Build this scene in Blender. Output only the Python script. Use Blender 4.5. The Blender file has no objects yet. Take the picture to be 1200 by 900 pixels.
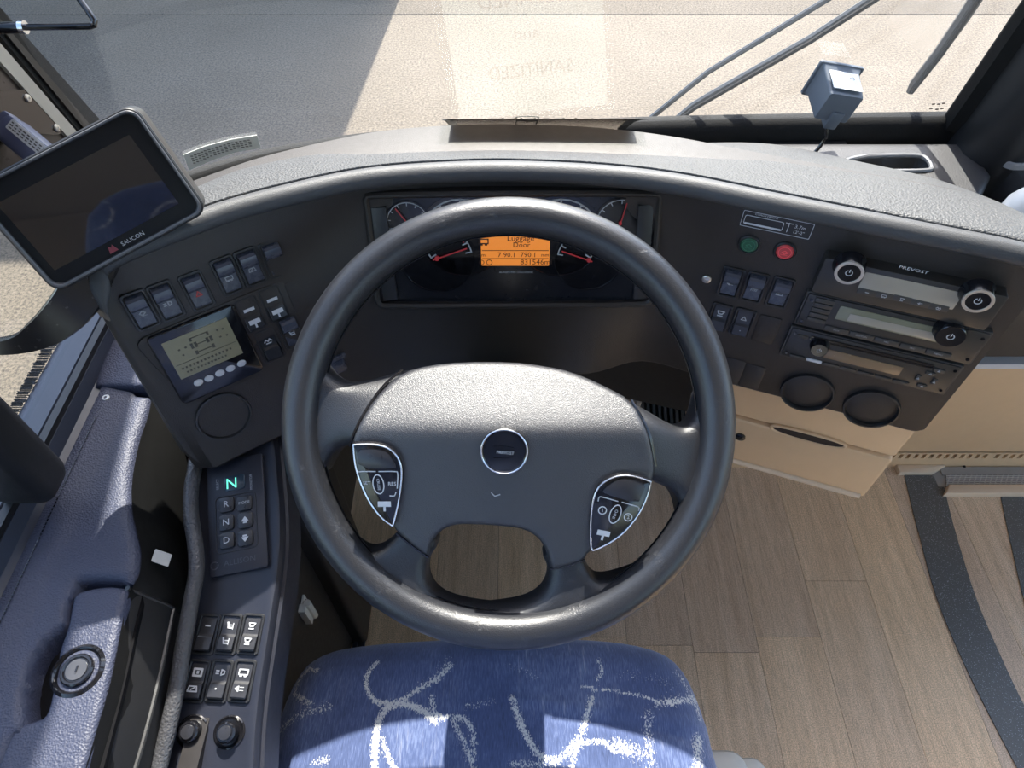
import bpy, math, random
import numpy as np
from mathutils import Matrix, Vector
random.seed(7); rng = np.random.RandomState(7)
SC = bpy.context.scene
COL = SC.collection
# ------------------------------------------------------------------ camera, sky, sun, exposure
PITCH, FOC, CH = math.radians(51.3), 800.0, 1.41
cam = bpy.data.cameras.new('camera'); cam.sensor_width = 36; cam.lens = FOC/1200*36; cam.clip_start = 0.01; cam.clip_end = 300
co = bpy.data.objects.new('camera', cam); COL.objects.link(co)
co.location = (0, 0, CH); co.rotation_euler = (math.pi/2-PITCH, 0, 0); SC.camera = co
SUN_EL, SUN_AZ = math.radians(51.2), math.radians(4)      # azimuth to the right of straight ahead
W = bpy.data.worlds.new('sky'); SC.world = W; W.use_nodes = True
nt = W.node_tree; nt.nodes.clear()
sky = nt.nodes.new('ShaderNodeTexSky'); sky.sky_type = 'NISHITA'; sky.sun_disc = False
sky.sun_elevation = SUN_EL; sky.sun_rotation = SUN_AZ; sky.air_density = 1.0; sky.dust_density = 2.0; sky.ozone_density = 1.0
bg = nt.nodes.new('ShaderNodeBackground'); bg.inputs[1].default_value = 0.47
wo = nt.nodes.new('ShaderNodeOutputWorld'); nt.links.new(sky.outputs[0], bg.inputs[0]); nt.links.new(bg.outputs[0], wo.inputs[0])
sl = bpy.data.lights.new('sun', 'SUN'); sl.energy = 9.5; sl.angle = math.radians(0.6); sl.color = (1, .95, .87)
so = bpy.data.objects.new('sun', sl); COL.objects.link(so)
sdir = Vector((math.sin(SUN_AZ)*math.cos(SUN_EL), math.cos(SUN_AZ)*math.cos(SUN_EL), math.sin(SUN_EL)))
so.rotation_euler = sdir.to_track_quat('Z', 'Y').to_euler(); so.location = (1, 8, 9)
vs = SC.view_settings; vs.view_transform = 'Standard'; vs.look = 'None'; vs.gamma = 1; vs.exposure = 0.72; vs.use_curve_mapping = False
SC.cycles.max_bounces = 10; SC.cycles.transparent_max_bounces = 12; SC.cycles.use_denoising = True

# ------------------------------------------------------------------ measuring helpers (photo points to points on real planes)
VX = Vector((1, 0, 0)); VF = Vector((0, math.cos(PITCH), -math.sin(PITCH))); VD = Vector((0, -math.sin(PITCH), -math.cos(PITCH)))
C0 = Vector((0, 0, CH))
def ray(px, py): return VX*((px-600)/FOC) + VF + VD*((py-450)/FOC)
def on_d(px, py, d): return C0 + ray(px, py)*d
def on_z(px, py, z): r = ray(px, py); return C0 + r*((z-CH)/r.z)
def on_y(px, py, y): r = ray(px, py); return C0 + r*(y/r.y)
def on_x(px, py, x): r = ray(px, py); return C0 + r*(x/r.x)
class Plane:
    def __init__(s, o, ux, up):
        s.o = Vector(o); s.x = Vector(ux).normalized(); s.n = s.x.cross(Vector(up)).normalized(); s.y = s.n.cross(s.x)
        s.M = Matrix((( s.x.x, s.y.x, s.n.x, s.o.x), (s.x.y, s.y.y, s.n.y, s.o.y), (s.x.z, s.y.z, s.n.z, s.o.z), (0, 0, 0, 1)))
    def uv(s, px, py, h=0):
        r = ray(px, py); t = ((s.o + s.n*h - C0).dot(s.n))/r.dot(s.n); p = C0 + r*t - s.o
        return (p.dot(s.x), p.dot(s.y))
    def at(s, u, v, h=0, rot=0): return s.M @ Matrix.Translation((u, v, h)) @ Matrix.Rotation(rot, 4, 'Z')
    def px(s, px, py, h=0, rot=0): u, v = s.uv(px, py, h); return s.at(u, v, h, rot)
    def poly(s, pts, h=0): return [s.uv(a, b, h) for a, b in pts]

# ------------------------------------------------------------------ mesh helpers
I4 = Matrix.Identity(4)
def T(x, y, z): return Matrix.Translation((x, y, z))
def RX(a): return Matrix.Rotation(math.radians(a), 4, 'X')
def RY(a): return Matrix.Rotation(math.radians(a), 4, 'Y')
def RZ(a): return Matrix.Rotation(math.radians(a), 4, 'Z')
def rr(w, h, r, n=4, cx=0, cy=0):
    r = min(r, w/2-1e-5, h/2-1e-5); out = []
    for k, (sx, sy) in enumerate(((1, 1), (-1, 1), (-1, -1), (1, -1))):
        for i in range(n+1):
            a = math.pi/2*(k + i/n); out.append((cx+sx*(w/2-r)+r*math.cos(a), cy+sy*(h/2-r)+r*math.sin(a)))
    return out
def circ(r, n=24, cx=0, cy=0): return [(cx+r*math.cos(2*math.pi*i/n), cy+r*math.sin(2*math.pi*i/n)) for i in range(n)]
def area(p): return .5*sum(p[i-1][0]*p[i][1]-p[i][0]*p[i-1][1] for i in range(len(p)))
def ccw(p): return p if area(p) > 0 else p[::-1]
def inset(p, d):
    n = len(p); out = []
    for i in range(n):
        a, b, c = p[i-1], p[i], p[(i+1) % n]
        e1 = (b[0]-a[0], b[1]-a[1]); e2 = (c[0]-b[0], c[1]-b[1])
        l1 = math.hypot(*e1) or 1; l2 = math.hypot(*e2) or 1
        n1 = (-e1[1]/l1, e1[0]/l1); n2 = (-e2[1]/l2, e2[0]/l2)
        m = (n1[0]+n2[0], n1[1]+n2[1]); k = 2*d/max(m[0]**2+m[1]**2, .6)
        out.append((b[0]+m[0]*k, b[1]+m[1]*k))
    return out
def smooth_poly(p, it=2):                       # Chaikin corner cutting, closed
    for _ in range(it):
        q = []
        for i in range(len(p)):
            a, b = p[i], p[(i+1) % len(p)]
            q += [(.75*a[0]+.25*b[0], .75*a[1]+.25*b[1]), (.25*a[0]+.75*b[0], .25*a[1]+.75*b[1])]
        p = q
    return p
def spline(pts, n=8):                           # Catmull-Rom through points of any dimension
    P = [np.array(p, float) for p in pts]; P = [2*P[0]-P[1]] + P + [2*P[-1]-P[-2]]; out = []
    for i in range(1, len(P)-2):
        for k in range(n):
            t = k/n
            out.append(.5*((2*P[i])+(P[i+1]-P[i-1])*t+(2*P[i-1]-5*P[i]+4*P[i+1]-P[i+2])*t*t+(3*P[i]-P[i-1]-3*P[i+1]+P[i+2])*t**3))
    out.append(P[-2]); return [tuple(o) for o in out]

_txt = {}
def text_mesh(s):
    if s not in _txt:
        c = bpy.data.curves.new('t', 'FONT'); c.body = s; c.align_x = 'CENTER'; c.align_y = 'CENTER'; c.size = 1; c.resolution_u = 2
        o = bpy.data.objects.new('t', c); COL.objects.link(o)
        m = bpy.data.meshes.new_from_object(o.evaluated_get(bpy.context.evaluated_depsgraph_get()))
        _txt[s] = ([v.co.copy() for v in m.vertices], [list(p.vertices) for p in m.polygons])
        bpy.data.objects.remove(o); bpy.data.curves.remove(c); bpy.data.meshes.remove(m)
    return _txt[s]

class MB:
    def __init__(s): s.v = []; s.f = []
    def add(s, vs, fs, M=I4):
        b = len(s.v); s.v += [M @ Vector(v) for v in vs]; s.f += [[b+i for i in f] for f in fs]; return s
    def box(s, c, d, M=I4):
        x, y, z = d[0]/2, d[1]/2, d[2]/2
        vs = [(c[0]+a*x, c[1]+b*y, c[2]+e*z) for a in (-1, 1) for b in (-1, 1) for e in (-1, 1)]
        return s.add(vs, [(0, 1, 3, 2), (4, 6, 7, 5), (0, 4, 5, 1), (2, 3, 7, 6), (0, 2, 6, 4), (1, 5, 7, 3)], M)
    def rings(s, R, M=I4, closed=True, cap0=True, cap1=True, loop=False):
        n = len(R[0]); vs = [p for r in R for p in r]; fs = []
        for k in range(len(R) - (0 if loop else 1)):
            k2 = (k+1) % len(R)
            for i in range(n if closed else n-1):
                j = (i+1) % n; fs.append((k*n+i, k*n+j, k2*n+j, k2*n+i))
        if cap0 and not loop: fs.append(tuple(range(n-1, -1, -1)))
        if cap1 and not loop: fs.append(tuple((len(R)-1)*n+i for i in range(n)))
        return s.add(vs, fs, M)
    def prism(s, p, z0, z1, bev=0, M=I4, seg=2):
        p = ccw(p); R = [[(a, b, z0) for a, b in p]]
        if bev:
            R.append([(a, b, z1-bev) for a, b in p])
            for k in range(1, seg+1):
                t = math.pi/2*k/seg
                R.append([(a, b, z1-bev+bev*math.sin(t)) for a, b in inset(p, bev*(1-math.cos(t)))])
        else: R.append([(a, b, z1) for a, b in p])
        return s.rings(R, M)
    def frame(s, po, pi_, z0, z1, M=I4, bev=0):      # a flat rim between two outlines with the same number of points
        po, pi_ = ccw(po), ccw(pi_); b = bev
        R = [[(x, y, z0) for x, y in po], [(x, y, z1-b) for x, y in po]]
        if b: R += [[(x, y, z1) for x, y in inset(po, b)], [(x, y, z1) for x, y in inset(pi_, -b)]]
        R += [[(x, y, z1-b) for x, y in pi_], [(x, y, z0) for x, y in pi_]]
        return s.rings(R, M, loop=True)
    def lathe(s, prof, n=28, M=I4):
        R = [[(r*math.cos(2*math.pi*i/n), r*math.sin(2*math.pi*i/n), z) for i in range(n)] for r, z in prof]
        return s.rings(R, M)
    def tube(s, path, r, n=8, M=I4, closed=False):
        P = [Vector(p) for p in path]; m = len(P); R = []; up = None
        rad = r if isinstance(r, (list, tuple)) else [r]*m
        for i in range(m):
            a = P[i-1] if (i or closed) else P[0]; b = P[(i+1) % m] if (i < m-1 or closed) else P[-1]
            t = (b-a).normalized()
            if up is None: up = t.orthogonal().normalized()
            up = (up - t*up.dot(t)).normalized(); w = t.cross(up)
            R.append([tuple(P[i]+(up*math.cos(2*math.pi*k/n)+w*math.sin(2*math.pi*k/n))*rad[i]) for k in range(n)])
        return s.rings(R, M, loop=closed)
    def stroke(s, pts, w, h, M=I4, z0=0):            # flat line of width w
        for (a, b) in zip(pts[:-1], pts[1:]):
            dx, dy = b[0]-a[0], b[1]-a[1]; L = math.hypot(dx, dy)
            s.box((0, 0, 0), (L+w*.6, w, h), M @ Matrix.Translation(((a[0]+b[0])/2, (a[1]+b[1])/2, z0+h/2)) @ Matrix.Rotation(math.atan2(dy, dx), 4, 'Z'))
        return s
    def grid(s, fn, nu, nv):
        vs = [fn(i/(nu-1), j/(nv-1)) for j in range(nv) for i in range(nu)]
        return s.add(vs, [(j*nu+i, j*nu+i+1, (j+1)*nu+i+1, (j+1)*nu+i) for j in range(nv-1) for i in range(nu-1)])
    def text(s, t, size, M=I4, h=.0002, sx=1):
        vs, fs = text_mesh(t); return s.add([(v.x*size*sx, v.y*size, h) for v in vs], fs, M)
    def mesh(s, name, M=I4, ang=35):
        me = bpy.data.meshes.new(name); inv = M.inverted()
        me.from_pydata([tuple(inv @ v) for v in s.v], [], s.f); me.validate()
        me.shade_smooth(); me.set_sharp_from_angle(angle=math.radians(ang)); return me

WM = {}
def put(name, me, m, parent=None, M=I4, label=None):
    o = bpy.data.objects.new(name, me); COL.objects.link(o)
    if m is not None and not me.materials: me.materials.append(m)
    WM[o.name] = M
    if parent is not None: o.parent = parent; o.matrix_local = WM[parent.name].inverted() @ M
    else: o.matrix_local = M
    if label: o['label'] = label
    return o
def obj(name, mb, m, parent=None, label=None, ang=35, M=None):
    """vertices of mb are world coordinates unless M (the frame they are given in) is passed"""
    if M is None:
        if parent is not None: M = T(*WM[parent.name].translation)
        else:
            a = np.array([tuple(v) for v in mb.v]); M = T((a[:, 0].min()+a[:, 0].max())/2, (a[:, 1].min()+a[:, 1].max())/2, a[:, 2].min())
        return put(name, mb.mesh(name, M, ang), m, parent, M, label)
    return put(name, mb.mesh(name, I4, ang), m, parent, M, label)
def tag(o, label, cat, group=None):
    o['label'] = label; o['category'] = cat
    if group: o['group'] = group
    return o
def thing(name, label, cat, loc, group=None):
    o = bpy.data.objects.new(name, None); COL.objects.link(o); o.empty_display_size = .03
    o.location = loc; WM[o.name] = T(*loc); return tag(o, label, cat, group)
def struct(name, mb, m, ang=35): o = obj(name, mb, m, ang=ang); o['kind'] = 'structure'; return o

# ------------------------------------------------------------------ materials
class Mat:
    def __init__(s, name):
        s.m = bpy.data.materials.new(name); s.m.use_nodes = True; s.t = s.m.node_tree; s.b = s.t.nodes['Principled BSDF']
        s.co = s.t.nodes.new('ShaderNodeTexCoord').outputs['Object']
    def n(s, typ, **kw):
        k = s.t.nodes.new(typ)
        for a, v in kw.items():
            if a in ('ins',):
                for i, x in v.items():
                    if hasattr(x, 'node'): s.t.links.new(x, k.inputs[i])
                    else: k.inputs[i].default_value = x
            else: setattr(k, a, v)
        return k
    def noise(s, scale, detail=3, rough=.55, vec=None): return s.n('ShaderNodeTexNoise', ins={'Vector': vec or s.co, 'Scale': scale, 'Detail': detail, 'Roughness': rough}).outputs['Fac']
    def ramp(s, fac, stops):
        r = s.n('ShaderNodeValToRGB', ins={0: fac}); e = r.color_ramp.elements
        while len(e) < len(stops): e.new(.5)
        for k, (p, c) in enumerate(stops): e[k].position = p; e[k].color = (c[0], c[1], c[2], 1) if hasattr(c, '__len__') else (c, c, c, 1)
        return r.outputs[0]
    def mix(s, fac, a, b, blend='MIX'):
        k = s.n('ShaderNodeMix', data_type='RGBA', blend_type=blend)
        for sock, x in ((k.inputs[0], fac), (k.inputs[6], a), (k.inputs[7], b)):
            if hasattr(x, 'node'): s.t.links.new(x, sock)
            else: sock.default_value = x if not hasattr(x, '__len__') else (x[0], x[1], x[2], 1)
        return k.outputs[2]
    def math(s, op, a, b=0, c=0):
        k = s.n('ShaderNodeMath', operation=op)
        for i, x in enumerate((a, b, c)):
            if hasattr(x, 'node'): s.t.links.new(x, k.inputs[i])
            else: k.inputs[i].default_value = x
        return k.outputs[0]
    def mapping(s, scale, rot=(0, 0, 0)): return s.n('ShaderNodeMapping', ins={'Vector': s.co, 'Scale': scale, 'Rotation': rot}).outputs[0]
    def set(s, **kw):
        for a, v in kw.items():
            i = s.b.inputs[a.replace('_', ' ')]
            if hasattr(v, 'node'): s.t.links.new(v, i)
            else: i.default_value = (v[0], v[1], v[2], 1) if hasattr(v, '__len__') else v
        return s
    def bump(s, h, strength=.3, dist=.001):
        k = s.n('ShaderNodeBump', ins={'Height': h, 'Strength': strength, 'Distance': dist}); s.t.links.new(k.outputs[0], s.b.inputs['Normal']); return s
def plastic(name, c, rough=.5, grain=0, gs=900, bs=.35, var=.12, spec=.5, dist=.0006):
    m = Mat(name); f = m.noise(40, 4)
    m.set(Base_Color=m.mix(f, [x*(1-var) for x in c], [x*(1+var) for x in c]), Roughness=m.math('ADD', m.math('MULTIPLY', m.noise(120, 2), .14), rough-.07))
    m.b.inputs['Specular IOR Level'].default_value = spec
    if grain:
        v = m.n('ShaderNodeTexVoronoi', feature='SMOOTH_F1', ins={'Vector': m.co, 'Scale': gs}).outputs['Distance']
        m.bump(m.math('ADD', v, m.math('MULTIPLY', m.noise(gs*.4, 3), .7)), bs*grain, dist)
    return m.m
def metal(name, c, rough=.3):
    m = Mat(name); m.set(Base_Color=c, Metallic=1.0, Roughness=m.math('ADD', m.math('MULTIPLY', m.noise(300, 3), .15), rough)); return m.m
def plain(name, c, rough=.4, emit=0):
    m = Mat(name); f = m.noise(80, 2); col = m.mix(f, [x*.94 for x in c], [min(1, x*1.06) for x in c]); m.set(Base_Color=col, Roughness=rough)
    if emit: m.set(Emission_Color=c, Emission_Strength=emit)
    return m.m
def glass(name, tint=(.95, .97, .96), f0=.065, haze=0):
    m = Mat(name); t = m.t                              # thin pane: Schlick reflection over clear transmission, the same from both sides
    lw = m.n('ShaderNodeLayerWeight', ins={'Blend': .5}).outputs['Facing']
    fr = m.math('ADD', f0, m.math('MULTIPLY', m.math('POWER', lw, 5.0), 1-f0))
    tr = m.n('ShaderNodeBsdfTransparent', ins={'Color': (*tint, 1)}); gl = m.n('ShaderNodeBsdfGlossy', ins={'Roughness': 0.0})
    mx = m.n('ShaderNodeMixShader', ins={0: fr, 1: tr.outputs[0], 2: gl.outputs[0]})
    if haze:                                            # dusty haze added to lift the shaded ground seen through the pane
        du = m.n('ShaderNodeBsdfTranslucent', ins={'Color': (.86, .93, 1, 1)}); dn = m.math('MULTIPLY', m.math('ADD', .75, m.math('MULTIPLY', m.noise(7, 4), .5)), haze)
        mx = m.n('ShaderNodeMixShader', ins={0: dn, 1: mx.outputs[0], 2: du.outputs[0]})
    t.links.new(mx.outputs[0], t.nodes['Material Output'].inputs[0]); t.nodes.remove(m.b); return m.m

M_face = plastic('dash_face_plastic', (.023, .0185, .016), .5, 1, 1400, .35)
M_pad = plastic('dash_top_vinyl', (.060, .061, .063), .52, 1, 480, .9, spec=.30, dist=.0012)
M_lip = plastic('hood_lip_plastic', (.050, .051, .054), .50, 1, 1300, .4, spec=.38)
M_black = plastic('black_plastic', (.016, .016, .017), .42, 1, 1600, .12)
M_gloss = plastic('gloss_black', (.008, .008, .010), .12)
M_rock = plastic('rocker_plastic', (.022, .022, .026), .3)
M_rockb = plastic('rocker_lens', (.05, .055, .075), .28)
M_rubber = plastic('black_rubber', (.009, .009, .009), .65, 1, 500, .3, spec=.2)
M_wheel = plastic('wheel_polyurethane', (.017, .018, .022), .42, 1, 1300, .4, spec=.55)
M_hub = plastic('hub_pad_plastic', (.019, .020, .025), .41, 1, 1500, .6, spec=.85)
M_leather = plastic('sky_tinted_leather', (.037, .042, .070), .52, 1, 560, .6, spec=.4, dist=.0012)  # dark grey leather with the blue sky light tinted into its colour
M_console = plastic('console_plastic', (.014, .016, .026), .45, 1, 1500, .15)
M_side = plastic('brown_black_panel', (.012, .0095, .009), .4)
M_beige = plastic('beige_plastic', (.66, .44, .25), .5, 1, 1100, .15, .05)
M_beige2 = plastic('beige_trim', (.72, .54, .37), .45, 0, var=.05)
M_white = plain('white_print', (.52, .53, .55), .5)
M_grey = plain('grey_print', (.35, .36, .38), .5)
M_redprint = plain('red_print', (.55, .05, .04), .5)
M_chrome = metal('chrome', (.75, .76, .78), .15)
M_alu = metal('dull_aluminium', (.55, .52, .47), .42)
M_zinc = plain('bright_zinc', (.62, .58, .50), .3)
M_steel = metal('zinc_steel', (.60, .58, .55), .3)
M_glass = glass('window_glass', haze=.013)
M_side_glass = glass('side_glass', (.93, .95, .94))
M_bin = plastic('cabin_lining', (.70, .66, .60), .8, var=.06)
M_dkpillar = plastic('pillar_trim', (.011, .011, .012), .4, 1, 1200, .1)
M_bottle = plain('white_bottle', (.80, .78, .74), .35)

# ------------------------------------------------------------------ the ground outside, and an unseen wall added to cast shade on it
m = Mat('worn_concrete')
f1 = m.noise(1.2, 6, .65); f2 = m.noise(60, 5, .7); f3 = m.noise(9, 4)
base = m.ramp(f1, [(.3, (.090, .071, .050)), (.55, (.106, .085, .062)), (.8, (.124, .101, .076))])
spk = m.ramp(f2, [(.34, .30), (.5, 1.0), (.66, 1.6)])
col = m.mix(1.0, base, spk, 'MULTIPLY')
pit = m.ramp(m.n('ShaderNodeTexVoronoi', ins={'Vector': m.co, 'Scale': 7.0, 'Randomness': 1.0}).outputs['Distance'], [(.05, .55), (.09, 1)])
col = m.mix(m.ramp(f3, [(.5, 0), (.62, .8)]), col, m.mix(1.0, col, pit, 'MULTIPLY'))
m.set(Base_Color=col, Roughness=.9).bump(f2, .4, .004)
M_ground = m.m
GZ = -1.3
slabs = [(-14, 12, -3, 6.42), (-14, 12, 6.43, 24)]
mb = MB().box((0, 10, GZ-.06), (40, 40, .08)); gobj = struct('ground', mb, M_ground)
for a, b, c, d in slabs:
    obj('slab', MB().prism([(a+.004, c+.004), (b-.004, c+.004), (b-.004, d-.004), (a+.004, d-.004)], GZ-.02, GZ, .006), M_ground, gobj)
struct('added_shade_wall', MB().box((-6.32, 9.1, GZ+2.5), (10.6, 4.0, 5.0)), plastic('painted_block', (.5, .48, .44), .8))  # unseen block, added and sized for its shadow on the ground

# ------------------------------------------------------------------ coach cabin: floor, walls, glass
WSP = [(1.95, .93), (1.2, .945), (.66, .935), (.3, .925), (.12, .915), (0, .905), (-.12, .893), (-.25, .868), (-.353, .832), (-.43, .787), (-.505, .735)]
RAKE = math.tan(math.radians(10))
wsp = spline(WSP, 6)
def ws_y(x, z):
    for (a, b) in zip(wsp[:-1], wsp[1:]):
        if b[0] <= x <= a[0]: return a[1]+(b[1]-a[1])*(x-a[0])/(b[0]-a[0]) - RAKE*(z-.87)
    return wsp[-1][1]-RAKE*(z-.87)
def ws_pt(x, z, off=0): return Vector((x, ws_y(x, z)+off, z))
gl = MB().rings([[(x, y-RAKE*(z-.87), z) for x, y in wsp] for z in np.linspace(.84, 2.50, 14)], closed=False, cap0=False, cap1=False)
struct('window_1', gl, M_glass, 60)
# lower rubber and inner ledge along the glass
sec = [(.022, .80), (.022, .868), (.008, .876), (-.006, .872), (-.014, .862), (-.016, .838), (-.040, .832), (-.044, .80)]
struct('trim_1', MB().rings([[(x, y+o, z) for x, y in wsp] for o, z in sec], closed=False, loop=True), M_rubber, 40)
struct('trim_2', MB().rings([[(x, y-RAKE*1.63+o, z) for x, y in wsp] for o, z in [(.04, 2.47), (.04, 2.57), (-.05, 2.57), (-.05, 2.45)]], closed=False, loop=True), M_rubber)

# floor
m = Mat('oak_vinyl')
oi = m.n('ShaderNodeObjectInfo').outputs['Random']
mp = m.n('ShaderNodeMapping', ins={'Vector': m.co, 'Scale': (55, 3.0, 1)}).outputs[0]
off = m.n('ShaderNodeVectorMath', operation='ADD', ins={0: mp, 1: m.n('ShaderNodeCombineXYZ', ins={'X': m.math('MULTIPLY', oi, 91), 'Y': m.math('MULTIPLY', oi, 37)}).outputs[0]}).outputs[0]
g1 = m.noise(1.0, 6, .6, off)
mp2 = m.n('ShaderNodeMapping', ins={'Vector': m.co, 'Scale': (420, 28, 1)}).outputs[0]
g2 = m.noise(1.0, 3, .6, mp2); g3 = m.noise(500, 2)
wood = m.ramp(g1, [(.3, (.57, .395, .245)), (.5, (.67, .480, .310)), (.7, (.76, .565, .38))])
wood = m.mix(1.0, wood, m.ramp(oi, [(0, (.84, .84, .90)), (.5, (1, .98, .96)), (1, (1.12, 1.08, 1.0))]), 'MULTIPLY')
wood = m.mix(1.0, wood, m.ramp(g2, [(.3, .80), (.55, 1.05)]), 'MULTIPLY')
wood = m.mix(1.0, wood, m.ramp(g3, [(.35, .70), (.65, 1.25)]), 'MULTIPLY')
m.set(Base_Color=wood, Roughness=.45).bump(g2, .12, .0005)
M_wood = m.m
flo = struct('floor', MB().box((.7, -1.65, -.022), (2.7, 5.7, .036)), plastic('floor_base', (.05, .04, .035), .8))
PW = .132
k0 = 0
for i in range(-3, 15):
    x0 = -.03 + i*PW; y = 1.15 - rng.rand()*.75
    ys = [1.15, y]
    while ys[-1] > -1.0: ys.append(ys[-1]-(.62+.5*rng.rand()))
    for a, b in zip(ys[1:], ys[:-1]):
        if b < .0: continue
        if x0 > 1.75 or x0 < -.45: continue
        obj('plank', MB().prism([(x0+.0004, a+.0004), (x0+PW-.0004, a+.0004), (x0+PW-.0004, b-.0004), (x0+.0004, b-.0004)], -.006, 0), M_wood, flo)
m = Mat('speckled_safety_strip'); sp = m.n('ShaderNodeTexVoronoi', ins={'Vector': m.co, 'Scale': 430.0}); ds = sp.outputs['Distance']
cellr = m.n('ShaderNodeSeparateColor', ins={0: sp.outputs['Color']}).outputs[0]
msk = m.math('MULTIPLY', m.ramp(ds, [(.18, 1), (.3, 0)]), m.ramp(cellr, [(.45, 0), (.75, 1)]))
m.set(Base_Color=m.mix(msk, m.mix(m.noise(400, 2), (.066, .063, .058), (.128, .123, .114)), (.5, .52, .54)), Roughness=.42)
m.bump(m.noise(700, 3), .4, .0006); M_strip = m.m
def fl(pts): return [tuple(on_z(a, b, 0).xy) for a, b in pts]
sL = spline(fl([(1056, 541), (1066, 585), (1079, 635), (1097, 700), (1128, 775), (1160, 840), (1190, 897), (1226, 960)]), 4)
sR = spline(fl([(1100, 541), (1108, 580), (1121, 630), (1143, 700), (1169, 762), (1204, 836), (1240, 900), (1285, 965)]), 4)
obj('safety_strip', MB().prism(sL + sR[::-1], -.001, .0022), M_strip, flo, 'dark speckled strip running along the step edge')
s2L = spline(fl([(1171, 575), (1176, 600), (1186, 645), (1200, 705), (1222, 780), (1258, 870), (1310, 970), (1370, 1070)]), 4); s2R = [(x+.085, y) for x, y in s2L]
obj('safety_strip', MB().prism(s2L + s2R[::-1], -.001, .0022), M_strip, flo, 'dark speckled strip at the right edge')

struct('ceiling', MB().box((.68, -1.85, 2.58), (2.7, 5.3, .05)), M_bin)
struct('wall_rear', MB().box((.68, -4.48, 1.25), (2.7, .05, 2.7)), M_bin)
# left wall: outer skin below the sill, pillars and header
wl = MB().box((-.555, -1.85, .345), (.05, 5.28, .73)).box((-.555, -1.85, 2.36), (.05, 5.28, .42))
struct('wall_left', wl, M_bin)
struct('wall_right', MB().box((1.98, -2.4, .3), (.05, 4.2, .8)).box((1.98, -1.8, 2.36), (.05, 5.4, .42)).box((1.98, -.35, 1.2), (.06, .12, 2.4)), M_bin)
struct('window_3', MB().box((1.985, .30, 1.08), (.006, 1.2, 2.14)).box((1.985, -2.4, 1.43), (.006, 4.0, 1.45)), M_side_glass)
# front bulkhead behind the pedals, and the beige heater wall to the right
struct('wall_front', MB().box((.65, 1.15, .26), (2.7, .05, .68)).rings([[(x, y+o, z) for x, y in wsp] for o, z in ((.0, .845), (.030, .815), (.235, .685), (.235, .52), (.225, .52), (.225, .675), (.0, .79))], closed=False, loop=True), plastic('bulkhead_lining', (.10, .075, .052), .6))
# side window: sill channel, brush seal, black inner frame, post, pane
XS = -.512
struct('window_2', MB().box((-.572, -1.85, 1.46), (.006, 5.2, 1.41)), M_side_glass)
sill = [(-.585, .742), (-.585, .756), (-.548, .758), (-.546, .752), (-.532, .752), (-.530, .768), (-.520, .768), (-.518, .748), (-.505, .742)]
def along(sec, y0, y1): return [[(x, y0, z) for x, z in sec], [(x, y1, z) for x, z in sec]]
struct('trim_3', MB().rings(along(sill, -1.9, .735), closed=False, cap0=False, cap1=False).rings(along([(-.505, .742), (-.505, .70), (-.585, .70), (-.585, .742)], -1.9, .735), closed=False, cap0=False, cap1=False), plastic('sill_channel', (.045, .051, .072), .4))
br = MB()
for i in range(300):
    y = .36+i*.0012; br.box((-.590-.003*rng.rand(), y, .757+.002*rng.rand()), (.014, .0006, .0012))
o = struct('trim_4', br, M_rubber); 
struct('trim_5', MB().box((-.5255, -.6, .768), (.009, 2.66, .016)), M_dkpillar)
# ------------------------------------------------------------------ moulded sheets: an outline filled with a fine surface z = top(u, v, distance to edge)
from mathutils.geometry import delaunay_2d_cdt
def edge_dist(P, poly):
    P = np.asarray(P, float); d = np.full(len(P), 9.0); q = np.asarray(poly, float)
    for i in range(len(q)):
        a, b = q[i-1], q[i]; e = b-a; L = (e@e) or 1e-12
        t = np.clip(((P-a)@e)/L, 0, 1); r = P-a-t[:, None]*e; d = np.minimum(d, np.hypot(r[:, 0], r[:, 1]))
    return d
def inside(P, poly):
    P = np.asarray(P, float); q = np.asarray(poly, float); c = np.zeros(len(P), bool)
    for i in range(len(q)):
        a, b = q[i-1], q[i]
        if a[1] == b[1]: continue
        m_ = (a[1] > P[:, 1]) != (b[1] > P[:, 1]); x = (b[0]-a[0])*(P[:, 1]-a[1])/(b[1]-a[1])+a[0]; c ^= m_ & (P[:, 0] < x)
    return c
def molded(outline, top, zbot, step, M=I4, near=(.0012, .003, .006), mb=None, skirt=True):
    p = ccw(list(outline)); q = []
    for i in range(len(p)):                       # resample
        a, b = np.array(p[i-1]), np.array(p[i]); k = max(1, int(np.hypot(*(b-a))/step)); q += [tuple(a+(b-a)*j/k) for j in range(k)]
    q = np.array(q); n = len(q); pts = [q]
    for dd in near:
        r = np.array(inset([tuple(x) for x in q], dd)); ok = inside(r, q) & (edge_dist(r, q) > dd*.9); pts.append(r[ok])
    lo, hi = q.min(0), q.max(0)
    g = np.array([(x, y) for x in np.arange(lo[0], hi[0], step) for y in np.arange(lo[1], hi[1], step)])
    if len(g):
        g = g[inside(g, q)]
        if len(g): g = g[edge_dist(g, q) > max(near+(0,))+step*.45]; pts.append(g)
    P = np.concatenate(pts)
    r = delaunay_2d_cdt([Vector(x) for x in P], [(i, (i+1) % n) for i in range(n)], [], 1, 1e-7)
    V = np.array([tuple(v) for v in r[0]]); D = edge_dist(V, q)
    vs = [(V[i, 0], V[i, 1], top(V[i, 0], V[i, 1], D[i])) for i in range(len(V))]
    fs = [tuple(f) for f in r[2]]
    mb = mb or MB(); b = len(vs)
    if skirt:
        om = {}                                   # outline vertices are the inputs 0..n-1
        for k, orig in enumerate(r[3]):
            for o in orig:
                if o < n: om[o] = k
        vs += [(q[i, 0], q[i, 1], zbot) for i in range(n)]
        for i in range(n):
            j = (i+1) % n
            if i in om and j in om: fs.append((om[i], b+i, b+j, om[j]))
    return mb.add(vs, fs, M)
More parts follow.
